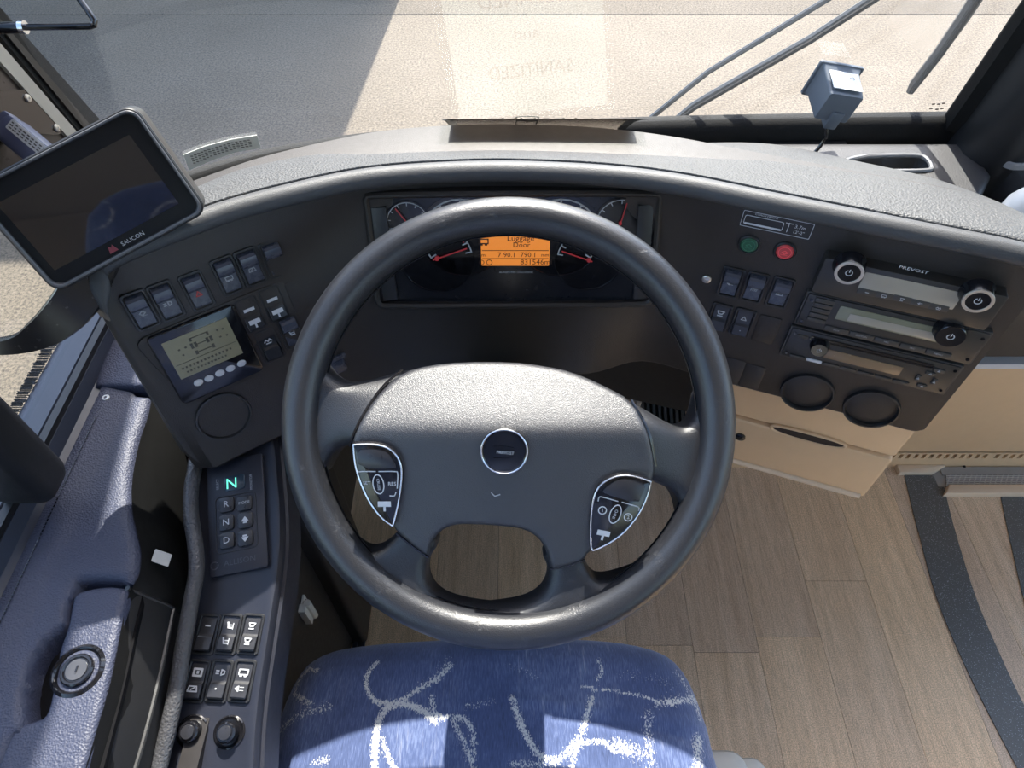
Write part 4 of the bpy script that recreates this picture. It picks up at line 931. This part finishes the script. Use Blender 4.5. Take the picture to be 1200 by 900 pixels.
sw_ = scr[0][0]-scr[1][0]; sh_ = scr[2][1]-scr[0][1]
scu, scv = (scr[0][0]+scr[1][0])/2, (scr[2][1]+scr[0][1])/2
ms = Mat('screen_glass'); ms.set(Base_Color=(.008, .008, .012), Roughness=.03); ms.b.inputs['Specular IOR Level'].default_value = .9
obj('screen', MB().prism(rr(sw_, sh_, .001, 2, scu, scv), .001, .0027, 0, PM.M), ms.m, mon)
a, b = PM.uv(160, 284); b += .0045
obj('lettering', MB().text('SAUCON', .0052, PM.at(a, b), .0025, 1.05), M_grey, mon)
a, b = PM.uv(136, 296); b += .0045
obj('logo', MB().prism([(a-.004, b-.003), (a+.004, b-.003), (a+.002, b+.0035), (a, b+.001), (a-.002, b+.0035)], .0022, .0027, 0, PM.M), plain('dull_red', (.16, .02, .03), .5), mon)
br_c = [on_d(x, y, d) for x, y, d in ((122, 285, .655), (110, 312, .655), (96, 342, .655), (78, 366, .655), (52, 388, .66), (22, 402, .665), (-20, 406, .67), (-60, 402, .675))]
hwid = [.020, .020, .020, .0185, .015, .009, .006, .005]
q = []; 
cc = spline([tuple(p)+(h_,) for p, h_ in zip(br_c, hwid)], 5); R_ = []
for i, c_ in enumerate(cc):
    a = Vector(cc[max(0, i-1)][:3]); b = Vector(cc[min(len(cc)-1, i+1)][:3]); t = (b-a).normalized(); vw = (Vector(c_[:3])-C0).normalized()
    s_ = Vector((.35, -.2, -.1)); s_ = PM.n; w_ = t.cross(s_).normalized(); o_ = w_.cross(t).normalized(); P_ = Vector(c_[:3]); hw = c_[3]
    R_.append([tuple(P_+w_*x*hw+o_*y*.008) for x, y in ((-1, -.6), (-.9, -1), (.9, -1), (1, -.6), (1, .6), (.9, 1), (-.9, 1), (-1, .6))])
obj('bracket', MB().rings(R_), plastic('bracket_black', (.022, .020, .020), .25), mon, ang=40)

# ------------------------------------------------------------------ front left pillar, side post
def xs(pts, x): return [(on_x(a, b, x).y, on_x(a, b, x).z) for a, b in pts]
def slab_x(pts, x0, x1): 
    p = ccw(pts); return MB().rings([[(x0, a, b) for a, b in p], [(x1, a, b) for a, b in p]])
struct('trim_6', slab_x(xs([(140, 166), (-110, -116), (-110, -91), (115, 181)], -.495), -.530, -.495), M_rubber)
struct('trim_7', slab_x(xs([(125, 171), (-110, -104), (-110, -99), (118, 176)], -.494), -.510, -.492), M_dkpillar)
struct('trim_8', slab_x(xs([(115, 183), (-110, -77), (-110, -50), (110, 194)], -.486), -.520, -.486), plastic('pillar_strip', (.30, .27, .225), .5, var=.1))
tr = slab_x(xs([(110, 192), (74, 154), (0, 75), (-110, -47), (-150, 60), (-60, 215), (60, 215)], -.490), -.515, -.490)
struct('trim_9', tr, plastic('quarter_panel', (.035, .024, .020), .3))
obj('panel_plate', slab_x(xs([(72, 156), (38, 106), (26, 105), (-60, 108), (-60, 150), (66, 158)], -.487), -.492, -.4865), plastic('brown_plate', (.030, .020, .016), .2), bpy.data.objects['trim_9'])
for x, y in ((32, 115), (66, 150)):
    p = on_x(x, y, -.486); obj('screw', MB().lathe([(.0042, 0), (.0036, .0018), (.0014, .0022), (.0012, .0012), (.0001, .0012)], 14, T(*p) @ RY(90)), M_steel, bpy.data.objects['trim_9'])
p1, p2 = on_d(12, 152, .65), on_d(58, 190, .65)
ax_ = (p2-p1).normalized(); Pd = Plane((p1+p2)/2, ax_, -VD)
sd = thing('sensor_box', 'small blue grey box with printed label behind the tilted monitor', 'sensor', tuple((p1+p2)/2))
obj('case', MB().prism(rr(.062, .026, .008, 4), -.012, .010, .004, Pd.M).prism(rr(.012, .018, .004, 3, -.032, .003), -.008, .006, .002, Pd.M), plastic('blue_grey_case', (.055, .065, .12), .4), sd)
lb = obj('label', MB().prism(rr(.050, .0105, .001, 2, .004, .006), .0095, .0106, 0, Pd.M), plain('label_grey', (.42, .44, .47), .6), sd)
k = MB()
for r_ in range(3):
    for i in range(9): k.box((-.018+i*.0048+.0004*r_, .0085-r_*.0026, .0107), (.0022+.0018*rng.rand(), .0012, .0002), Pd.M)
obj('lettering', k, plain('ink', (.05, .05, .05), .6), lb)
# vertical post between the side panes
pb = on_x(74, 575, -.495)
post = MB(); sec_p = rr(.066, .050, .014, 4)
R_ = [[(-.506+a*.55, .368+b*.55, .778) for a, b in sec_p], [(-.506+a*.9, .368+b*.9, .781) for a, b in sec_p], [(-.506+a, .368+b, .792) for a, b in sec_p], [(-.506+a, .368+b, 2.15) for a, b in sec_p]]
struct('trim_10', post.rings(R_), M_dkpillar)
obj('edge_strip', MB().box((-.484, .3805, 1.23), (.006, .003, .88)), plastic('post_strip', (.06, .06, .062), .3), bpy.data.objects['trim_10'])
# thin rod bracket at the top left
ra = [on_d(x, y, .60) for x, y in ((-55, 33), (0, 33), (27, 32))]
rb_ = [on_d(x, y, .60) for x, y in ((26, 32), (70, 31.5), (105, 31), (110.5, 29), (111, 25), (104, 14), (84, -14), (64, -45), (30, -90))]
rbk = thing('rod_bracket', 'black wire rod bracket with thicker sleeve at top left windscreen corner', 'bracket', tuple(ra[1]))
obj('sleeve', MB().tube(ra, .0048, 12), M_gloss, rbk); obj('sleeve_collar', MB().tube([on_d(x, 32, .60) for x in (24, 30)], .0056, 12), M_chrome, rbk)
obj('rod', MB().tube(rb_, .0027, 10), M_gloss, rbk)

# centre windscreen pillar
lowc = on_y(1085, 185, .86); hic = on_y(1185, 45, .86)
def pil(px_pts, y0, y1, yy): 
    pts = ccw([(on_y(a, b, yy).x, on_y(a, b, yy).z) for a, b in px_pts]); return MB().rings([[(x, y1, z) for x, z in pts], [(x, y0, z) for x, z in pts]])
cp = MB(); R_ = []; PCX = .688
for z, sc2 in ((.80, 1.25), (.845, 1.12), (.88, 1.0), (1.10, .96), (2.50, .96)):
    y0 = .855 - RAKE*(z-.87); x0 = PCX
    R_.append([(x0+a*sc2, y0+b, z) for a, b in [(-.036, .055), (-.038, .01), (-.026, -.020), (-.010, -.032), (.012, -.034), (.028, -.022), (.038, .01), (.036, .055)]])
cpo = struct('trim_11', cp.rings(R_), M_dkpillar, 60)
obj('glazing_bead', MB().rings([[(PCX+dx, ws_y(.66, z)+dy-.004, z) for dx, dy in ((-.052, .006), (-.050, -.014), (-.034, -.024), (-.030, .006))] for z in (.86, 1.2, 2.5)]), M_rubber, cpo)
obj('glazing_bead', MB().rings([[(PCX+dx, ws_y(.66, z)+dy-.004, z) for dx, dy in ((.030, .006), (.034, -.024), (.050, -.014), (.052, .006))] for z in (.86, 1.2, 2.5)]), M_rubber, cpo)
# ------------------------------------------------------------------ defroster shelf and passenger-side dash
M_shelf = plastic('shelf_grey', (.026, .026, .029), .5, 1, 600, .4)
sh = thing('defroster_shelf', 'grey defroster shelf with dark slot behind right end of dashboard', 'shelf', (.55, .80, .80))
slot = smooth_poly([tuple(on_z(a, b, .855).xy) for a, b in ((985, 184), (1075, 180), (1088, 186), (1094, 197), (1086, 200), (1000, 200))], 2)
shelf_o = [(.30, .90), (.30, .80), (.52, .61), (.575, .665), (.625, .76), (.668, .82), (.668, .90)]
def sh_top(u, v, d): return .853 + rnd(d, .01)
smb = molded(shelf_o, sh_top, .79, .006); sv2 = np.array([tuple(v) for v in smb.v]); in2 = inside(sv2[:, :2], slot)
dd2 = edge_dist(sv2[:, :2], slot)
for i in np.where(in2 & (sv2[:, 2] > .82))[0]: smb.v[i].z -= .03*min(1, dd2[i]/.004)
obj('shelf_top', smb, M_shelf, sh, ang=50)
obj('slot_rim', MB().tube([(x, y, .854) for x, y in slot], .0035, 8, closed=True), plastic('rim_grey', (.16, .16, .165), .35), sh)
obj('slot_floor', MB().prism(inset(ccw(slot), .001), .822, .829), M_gloss, sh)
pdx = thing('passenger_dash', 'grey passenger-side dash section with an oval vent at right edge', 'dashboard', (1.15, .80, .45))
po_ = smooth_poly([tuple(on_z(a, b, .865).xy) for a, b in ((1163, 176), (1500, 176))] + [(1.75, .74), (.83, .735), (.76, .745), (.725, .77)], 1)
obj('top_panel', molded(po_, lambda u, v, d: .865+rnd(d, .012) - .028*max(0, min(1, (.80-v)/.03)), .70, .008), M_shelf, pdx, ang=50)
obj('front_panel', MB().box((1.28, .845, .615), (1.24, .09, .25)), M_face, pdx)
obj('silver_trim', MB().box((1.28, .81, .468), (1.24, .03, .012)), plastic('silver_trim', (.52, .52, .53), .35), pdx)
vx = on_z(1196, 190, .866)
ov = [(vx.x+.006+a, vx.y+b) for a, b in rr(.062, .026, .0129, 6)]
vr = obj('vent_rim', MB().frame(ov, inset(ccw(ov), .0055), .862, .871, I4, .0015), plastic('rim_light', (.22, .22, .23), .3), pdx)
obj('vent_slot', MB().prism(inset(ccw(ov), .005), .863, .8665), M_gloss, vr)
obj('vent_bar', MB().box((vx.x+.006, vx.y, .8675), (.030, .010, .003)), M_rock, vr)
tray = struct('trim_12', MB().prism([(.56, .62), (1.75, .62), (1.75, .80), (.66, .80), (.60, .72)], .772, .790, .004), M_face)
for i, (px, py, r, hh, lab) in enumerate(((1186, 268, .028, .115, 'white rounded bottle nearest the dashboard end, on passenger tray'), (1226, 272, .030, .125, 'white rounded bottle half cut off by the right picture edge'))):
    p = on_z(px, py, .84); bt = thing('bottle', lab, 'bottle', (p.x, p.y, .79), 'white bottles on the passenger tray')
    prof = [(r*.9, 0), (r, .006), (r, hh*.62), (r*.9, hh*.78), (r*.62, hh*.9), (r*.45, hh*.95), (r*.45, hh), (.0001, hh)]
    obj('bottle_body', MB().lathe(prof, 32, T(p.x, p.y, .79)), M_bottle, bt, ang=60)
    obj('cap', MB().lathe([(r*.5, 0), (r*.5, .012), (r*.42, .016), (.0001, .017)], 24, T(p.x, p.y, .79+hh)), M_bottle, bt)

# ------------------------------------------------------------------ beige drawer under the right wing
PD = Plane(PR.o + N_R*(-.028), D_R, (0, 0, 1))
dr = thing('storage_drawer', 'beige storage drawer with a recessed pull under right dash wing', 'drawer', tuple(PD.o - Vector((0, 0, .38))))
uL = PD.uv(862, 470)[0]-.022; uR = PD.uv(1066, 513)[0]; vT = PR.uv(1080, 506)[1]+.004; vB = PD.uv(1000, 578)[1]; vM = PD.uv(1000, 524)[1]
def box_uv(u0, u1, v0, v1, z0, z1, bev=.004, r=.006): return MB().prism(rr(u1-u0, v1-v0, r, 3, (u0+u1)/2, (v0+v1)/2), z0, z1, bev, PD.M)
body = obj('drawer_body', box_uv(uL, uR, vB, vT+.01, -.30, -.004), M_beige, dr)
obj('upper_face', box_uv(uL, uR+.001, vM+.002, vT, -.02, .001), M_beige, dr)
lf = obj('lower_face', box_uv(uL, uR+.001, vB, vM-.001, -.02, .004, .005), M_beige, dr)
obj('bottom_lip', MB().tube([PD.M @ Vector((uL, vB+.004, .004)), PD.M @ Vector((uR-.006, vB+.004, .004))], .005, 10), M_beige2, dr)
hx = [PD.uv(x, y) for x, y in ((904, 502), (986, 524))]
hu, hv = (hx[0][0]+hx[1][0])/2, (hx[0][1]+hx[1][1])/2; hw_ = hx[1][0]-hx[0][0]
el = [(hu+hw_*.5*math.copysign(abs(math.cos(a))**.8, math.cos(a)), vM+.002+.0085*math.sin(a)*(1 if math.sin(a) < 0 else .55)) for a in np.linspace(0, 2*math.pi, 37)[:-1]]
obj('pull_recess', MB().prism(el, -.01, .0046, 0, PD.M), plastic('recess_dark', (.018, .010, .007), .7), dr)
obj('pull_lip', MB().frame(inset(ccw(el), -.004), inset(ccw(el), -.0002), .0, .0062, PD.M, .0015), M_beige, dr)
lu_, lv2 = PD.uv(868, 509); obj('lock', MB().lathe([(.0075, 0), (.0075, .0065), (.006, .0075), (.0001, .0075)], 20, PD.at(lu_, lv2)), M_gloss, dr)

# ------------------------------------------------------------------ beige heater wall with louvres, floor grille
YH = .872
hb = thing('heater_housing', 'tall beige heater housing with a row of slots above the floor', 'heater', (1.25, .90, 0))
zt_ = on_y(1190, 384, YH).z
obj('front_panel', MB().prism([(.50, .062), (1.93, .062), (1.93, zt_), (.50, zt_)], -.02, 0, .003, Matrix(((1, 0, 0, 0), (0, 0, -1, YH), (0, 1, 0, 0), (0, 0, 0, 1)))), M_beige, hb)
zs0, zs1 = on_y(1110, 537, YH).z, on_y(1110, 529.5, YH).z
obj('slot_backing', MB().box((1.22, YH+.016, .035), (1.42, .006, .06)), M_gloss, hb)
obj('lower_rail', MB().box((1.22, YH+.006, zs0/2-.001), (1.42, .012, zs0+.002)).box((1.22, YH+.006, (zs1+.058)/2), (1.42, .012, .058-zs1)), M_beige, hb)
xa = on_y(1046, 533, YH).x; pit = (on_y(1172, 535, YH).x-on_y(1057, 533, YH).x)/13
obj('end_web', MB().box(((.50+xa)/2, YH+.006, (zs0+zs1)/2), (xa-.50, .012, zs1-zs0)), M_beige, hb)
i = 0; xx = xa
web = MB().box((0, 0, 0), (pit*.52, .012, zs1-zs0)).mesh('louvre')
while xx < 1.75:
    wd_ = 1
    put('louvre', web, M_beige, hb, T(xx+pit*.72, YH+.006, (zs0+zs1)/2))
    if i == 12: 
        put('louvre', web, M_beige, hb, T(xx+pit*1.25, YH+.006, (zs0+zs1)/2)); xx += pit*.6
    xx += pit; i += 1
gr = thing('floor_grille', 'grey diagonal wire mesh grille set in a beige floor frame', 'grille', (1.25, .83, 0))
g0, g1, gy0, gy1 = on_z(1098, 560, 0).x+.012, 1.80, on_z(1150, 571, 0).y, YH-.002
obj('grille_frame', MB().prism([(g0-.02, gy0-.026), (g1, gy0-.026), (g1, gy0), (g0, gy0)], -.004, .016, .004), M_beige2, gr)
fx0 = on_z(1049, 550, 0).x
obj('grille_frame', MB().prism([(fx0, YH), (fx0, YH-.022), (g0-.022, YH-.022), (g0+.012, YH-.004), (g0+.012, YH)], -.004, .014, .003), M_beige2, gr)
obj('grille_plate', MB().box(((g0+g1)/2-.01, (gy0+gy1)/2, .001), (g1-g0+.02, gy1-gy0, .004)).box(((g0+g1)/2, gy1-.012, .004), (g1-g0, .022, .006)), plastic('grille_base', (.30, .265, .23), .6), gr)
ms_ = MB()
nn = 120
for i in range(nn):
    x = g0 + (g1-g0)*(i+.5)/nn*.55
    for k_ in range(5):
        y = gy0+.006+(gy1-.024-gy0-.008)*k_/4
        ms_.box((x+k_*.0018, y, .006), (.0036, .0022, .003), I4)
for k_ in range(40): ms_.stroke([(g0+k_*.0125, gy0+.002), (g0+.02+k_*.0125, gy1-.022)], .0022, .003, I4, .003)
o = obj('wire_mesh', ms_, plastic('mesh_grey', (.55, .49, .43), .5), gr); o['kind'] = 'stuff'
p = on_z(1130, 546.5, .008); obj('screw', MB().lathe([(.004, 0), (.003, .002), (.0001, .0022)], 10, T(p.x, p.y, .007)), M_gloss, gr)

# ------------------------------------------------------------------ pedals and the beige bracket beside them
acc = [on_d(x, y, d) for x, y, d in ((752, 436, 1.52), (806, 438, 1.52), (798, 500, 1.47), (744, 500, 1.47))]
ctrp = sum(acc, Vector())/4; PA = Plane(ctrp, acc[1]-acc[0], acc[0]-acc[3])
aw, ah = (acc[1]-acc[0]).length, (acc[0]-acc[3]).length*1.25
pdl = thing('accelerator_pedal', 'dark ribbed accelerator pedal under the dashboard right of steering column', 'pedal', tuple(on_z(775, 500, 0)))
obj('pedal_plate', MB().prism(rr(aw, ah, .008, 3), -.018, 0, .002, PA.M), M_rubber, pdl)
rib = MB().box((0, 0, .0025), (aw*.062, ah*.80, .007)).mesh('rib')
for i in range(8): put('rib', rib, plastic('rib_rubber', (.05, .047, .044), .5) if i == 0 else None, pdl, PA.at(-aw*.42+i*aw*.12, ah*.06))
for s_ in (-.16, .12): obj('stud', MB().lathe([(.010, 0), (.008, .006), (.0001, .008)], 12, PA.at(aw*s_, -ah*.40)), M_rubber, pdl)
obj('pedal_arm', MB().tube([PA.at(0, ah*.3, -.01).translation, PA.at(0, ah*.2, -.10).translation, Vector((PA.o.x, 1.126, .13))], .016, 10), M_black, pdl)
bk = [on_d(x, y, d) for x, y, d in ((690, 432, 1.50), (745, 432, 1.50), (752, 470, 1.46), (690, 470, 1.46))]
ftr = thing('footrest_bracket', 'beige metal bracket beside the ribbed accelerator pedal', 'bracket', tuple(on_z(720, 470, 0)))
PB = Plane(sum(bk, Vector())/4, bk[1]-bk[0], bk[0]-bk[3])
def pbx(x0, y0, x1, y1, z0, z1): 
    a, b = PB.uv(x0, y0), PB.uv(x1, y1); return MB().prism(rr(abs(b[0]-a[0]), abs(b[1]-a[1]), .004, 2, (a[0]+b[0])/2, (a[1]+b[1])/2), z0, z1, .002, PB.M)
M_br = plastic('bracket_beige', (.36, .27, .20), .6)
obj('bracket_top', pbx(690, 434, 724, 472, -.06, -.012), plastic('bracket_dark', (.12, .10, .075), .6), ftr)
obj('bracket_plate', pbx(721, 431, 742, 458, -.03, 0), M_br, ftr); obj('bracket_tab', pbx(741, 433, 752, 474, -.05, .004), M_br, ftr)
bp = thing('brake_pedal', 'dark brake pedal half hidden behind the steering wheel hub', 'pedal', tuple(on_z(660, 470, 0)))
pc_ = on_d(632, 436, 1.42); PB2 = Plane(pc_, (1, 0, 0), (0, .75, .65))
obj('pedal_plate', MB().prism(rr(.10, .09, .01, 3), -.012, 0, .003, PB2.M), M_rubber, bp)
obj('pedal_arm', MB().tube([pc_, pc_+Vector((0, .10, .10)), pc_+Vector((0, .14, .26))], .010, 10), M_gloss, bp)
Msk = PL.px(391, 427, -.004)
obj('knee_switch', MB().prism(rr(.026, .020, .003, 3), 0, .010, .002, Msk).box((0, .012, .006), (.032, .005, .010), Msk), M_rockb, dash)
# lower knee panels below the fascia (close the dash towards the bulkhead)
kp = MB().rings([[(x, y, z) for x, y in ((-.50, .62), (-.22, .74), (.15, .76), (.36, .70), (.52, .62))] for z in (.695, .44)], closed=False, cap0=False, cap1=False)
obj('knee_panel', kp, plastic('knee_panel_dark', (.009, .008, .007), .6), dash)

# ------------------------------------------------------------------ things on and beyond the windscreen
WR = math.atan(RAKE)
# laminated sign leaning on the dash
sb = Vector((.036, .885, .875)); sa = math.radians(35.6); SWD, SLN = .216, .205
sg = thing('paper_sign', 'laminated CLEANED and SANITIZED sign leaning on top of the dashboard', 'sign', tuple(sb))
Msg = Matrix(((1, 0, 0, sb.x), (0, -math.cos(sa), math.sin(sa), sb.y), (0, math.sin(sa), math.cos(sa), sb.z), (0, 0, 0, 1)))   # local y runs up the sheet, z faces the glass
cur = lambda t: .010*math.sin(math.pi*t)*.6
def sheet(w, z, y0=0, y1=SLN):
    return MB().rings([[( -w/2+w*i/8, y0+(y1-y0)*j/6, cur((y0+(y1-y0)*j/6)/SLN)+zz) for i in range(9)] for zz in (z,) for j in range(7)], Msg, closed=False, cap0=False, cap1=False)
def solid(w, z0, z1, y0, y1):
    n_ = 8; R = []
    for j in range(n_+1):
        y = y0+(y1-y0)*j/n_; c = cur(max(0, min(1, y/SLN))); R.append([(-w/2, y, c+z0), (w/2, y, c+z0), (w/2, y, c+z1), (-w/2, y, c+z1)])
    return MB().rings(R, Msg)
m = Mat('sheet_paper'); m.set(Base_Color=(.36, .45, .405), Roughness=.35); tl_ = m.n('ShaderNodeBsdfTranslucent', ins={'Color': (.42, .335, .28, 1)}); mx_ = m.n('ShaderNodeMixShader', ins={0: .3, 1: m.b.outputs[0], 2: tl_.outputs[0]}); m.t.links.new(mx_.outputs[0], m.t.nodes['Material Output'].inputs[0]); m_front = m.m
M_film = glass('clear_film', (.93, .94, .93), .04)
obj('paper_sheet', MB().add([((-.5+i/8)*SWD, SLN*j/8, cur(j/8)) for j in range(9) for i in range(9)], [(j*9+i, j*9+i+1, j*9+i+10, j*9+i+9) for j in range(8) for i in range(8)], Msg), m_front, sg)
obj('laminate_film', solid(SWD+.022, -.0010, -.0008, -.006, SLN+.004), M_film, sg)
k = MB()
Mf = lambda y: Msg @ T(0, y, cur(y/SLN)+.0007) @ Matrix.Scale(-1, 4, (1, 0, 0))
MfN = lambda y: Msg @ T(0, y, cur(y/SLN)+.0007) @ RZ(180) @ Matrix.Scale(-1, 4, (0, 1, 0)) @ RZ(0)
for s_, y, sz, sx in (('CLEANED', .147, .026, 1.15), ('and', .103, .020, 1.3), ('SANITIZED', .056, .025, 1.0)):
    vs_, fs_ = text_mesh(s_)
    Mx = Msg @ T(0, y, cur(y/SLN)+.0009)
    k.add([(-v.x*sz*sx, v.y*sz, 0) for v in vs_], fs_, Mx)       # seen from the street the words read left to right
obj('lettering', k, plain('sign_ink', (.03, .04, .035), .5), sg)
k = MB(); Mbk = Msg @ T(-.018, SLN*.62, cur(.6)-.0022) @ Matrix.Diagonal((1, 2.2, 1, 1))
L = lambda pts: k.stroke(pts, .0016, .0004, Mbk)
L(spline([(-.013, .016), (-.012, .026), (0, .029), (.012, .026), (.013, .016)], 4)); L([(-.013, .016), (.013, .016)]); L([(-.013, .006), (.013, .006)]); L([(-.013, .006), (-.013, -.022)]); L([(.013, .006), (.013, -.022)]); L([(-.013, -.022), (.013, -.022)])
k.prism(circ(.0016, 8, 0, -.004), 0, .0005, 0, Mbk)
obj('back_logo', k, plain('logo_ink', (.02, .018, .018), .5), sg)

# grey camera box on the glass, with cable
cx0 = .440; pz = .938
Mc = T(cx0, ws_y(cx0, pz)-.004, pz) @ RX(90-math.degrees(WR)) @ RY(0)       # local z towards the driver
Mc = Matrix.Translation((cx0, ws_y(cx0, pz)-.003, pz)) @ Matrix(((1, 0, 0, 0), (0, math.sin(WR)*-1, -1, 0), (0, 1, -math.sin(WR), 0), (0, 0, 0, 1))) @ RZ(-10)
cb = thing('windscreen_sensor', 'grey box with a white label stuck to the windscreen, cable below', 'sensor', tuple(Mc.translation))
M_cg = plastic('slate_grey', (.115, .135, .165), .4)
obj('mount_plate', MB().prism(rr(.064, .052, .003, 3), 0, .004, .001, Mc), M_cg, cb)
R_ = [[(a, b, .003) for a, b in rr(.058, .050, .003, 3)], [(a, b, .010) for a, b in rr(.052, .044, .003, 3)], [(a*.93, b*.93-.004, .050) for a, b in rr(.052, .044, .003, 3)], [(a*.90, b*.90-.004, .052) for a, b in rr(.052, .044, .003, 3)]]
obj('housing', MB().rings(R_, Mc), M_cg, cb)
Mt = Mc @ T(0, .0212, .030) @ RX(-90+4)
lb = obj('label', MB().prism(rr(.042, .032, .001, 2), .0, .0009, 0, Mt), plain('label_white', (.78, .78, .77), .5), cb, 'white label')
k = MB(); k.text('POTS +3', .0072, Mt @ T(0, .005, 0), .0011).text('2407', .0072, Mt @ T(.003, -.006, 0), .0011); obj('lettering', k, plain('label_ink', (.12, .12, .12), .6), lb)
obj('cable_boot', MB().prism(rr(.018, .026, .003, 3, .004, -.022), .040, .056, .002, Mc), M_cg, cb)
e0 = Mc @ Vector((.004, -.036, .048))
obj('cable', MB().tube(spline([tuple(e0), tuple(e0+Vector((.002, -.004, -.014))), (e0.x-.004, e0.y-.008, e0.z-.030), (e0.x-.016, e0.y-.012, .853), (e0.x-.04, e0.y-.02, .849)], 6), .0026, 8), M_gloss, cb)
# wipers outside
def wz(px, py, off):
    r = ray(px, py); t = .8
    for _ in range(30): p = C0+r*t; t += (ws_y(min(1.9, max(-.45, p.x)), p.z)+off-p.y)/r.y
    return C0+r*t
def wiper(name, label, pts, rad, extra=None):
    P = [wz(x, y, .045) for x, y in pts]; w = thing(name, label, 'wiper', tuple(P[0])); obj('arm', MB().tube(P, rad, 8), M_wip, w); return w
M_wip = plastic('wiper_metal', (.060, .064, .070), .35)
w1 = wiper('wiper', 'long thin wiper rod running up right from the sign corner', [(738, 160), (748, 150), (830, 84), (968, 0), (1130, -98)], .0042)
w2 = wiper('wiper', 'thicker bent wiper arm just below the thin rod, outside windscreen', [(772, 160), (786, 146), (812, 124), (830, 113), (950, 45), (1022, -2), (1180, -105)], .0058)
obj('blade_rubber', MB().tube([wz(x, y, .036) for x, y in ((786, 148), (814, 127), (950, 49), (1022, 3), (1180, -100))], .003, 6), M_rubber, w2)
w3 = wiper('wiper', 'short black wiper blade tip hanging at upper right of windscreen', [(1066, 108), (1072, 98), (1100, 62), (1128, 22), (1146, -6), (1200, -90)], [.0052, .0075, .0075, .0085, .009, .009])
obj('blade_rubber', MB().tube([wz(x, y, .036) for x, y in ((1068, 109), (1104, 64), (1150, -4), (1205, -90))], .003, 6), M_rubber, w3)
# stickers on the glass
def decal(pxs, off=-.002):
    P = [wz(x, y, off) for x, y in pxs]; return P
a_ = [wz(x, y, -.003) for x, y in ((215, 181), (240, 171), (270, 163), (301, 158))]; b_ = [wz(x, y, -.003) for x, y in ((222, 199), (247, 188), (276, 178), (306, 173))]
dk_ = thing('windscreen_sticker', 'curved pale inspection sticker on the lower left windscreen corner', 'sticker', tuple(b_[1]))
mb = MB(); q = [tuple(p) for p in a_]; q2 = [tuple(p) for p in b_]
mb.rings([[q[i], q2[i], tuple(Vector(q2[i])+Vector((0, -.0008, 0))), tuple(Vector(q[i])+Vector((0, -.0008, 0)))] for i in range(4)])
obj('sticker_sheet', mb, plain('sticker_pale', (.80, .80, .74), .5), dk_)
k = MB()
for r_ in range(4):
    for i in range(16):
        t = .10+i*.052; j = min(2, int(t*3)); f = t*3-j; pa = a_[j].lerp(a_[j+1], f); pb_ = b_[j].lerp(b_[j+1], f); p = pa.lerp(pb_, .25+r_*.15)+Vector((0, -.0012, 0))
        k.box(tuple(p), (.0035+.003*rng.rand(), .0004, .0012))
obj('lettering', k, plain('sticker_ink', (.20, .19, .17), .6), dk_)
k = MB()
for (x, y) in ((1094, 122), (1100, 122), (1106, 121), (1091, 127), (1098, 128), (1104, 127)):
    p = wz(x, y, -.002); k.box(tuple(p), (.0045, .0004, .0022))
tag(obj('glass_mark', k, plain('etched', (.16, .13, .11), .6)), 'tiny etched maker mark on windscreen beside the centre pillar', 'marking')
# keep the outer half of a bus around the cabin so that it shades itself
struct('wall_left_2', MB().box((-.60, .2, -.35), (.03, 1.9, .65)), plastic('outer_skin', (.7, .7, .7), .4))

# outside mirror added out of view at upper left, edge shaped to shade the armrest
mm = MB().rings([[(x, y0, z) for x, z in ((-.95, 1.28), (-.470, 1.28), (-.433, 1.47), (-.378, 1.775), (-.345, 1.98), (-.80, 2.05), (-.95, 1.95))] for y0 in (1.08, 1.14)]).tube([(-.62, 1.12, 2.0), (-.60, 1.05, 2.35), (-.55, .80, 2.52)], .025, 10)
struct('added_shade_mirror', mm, M_dkpillar)
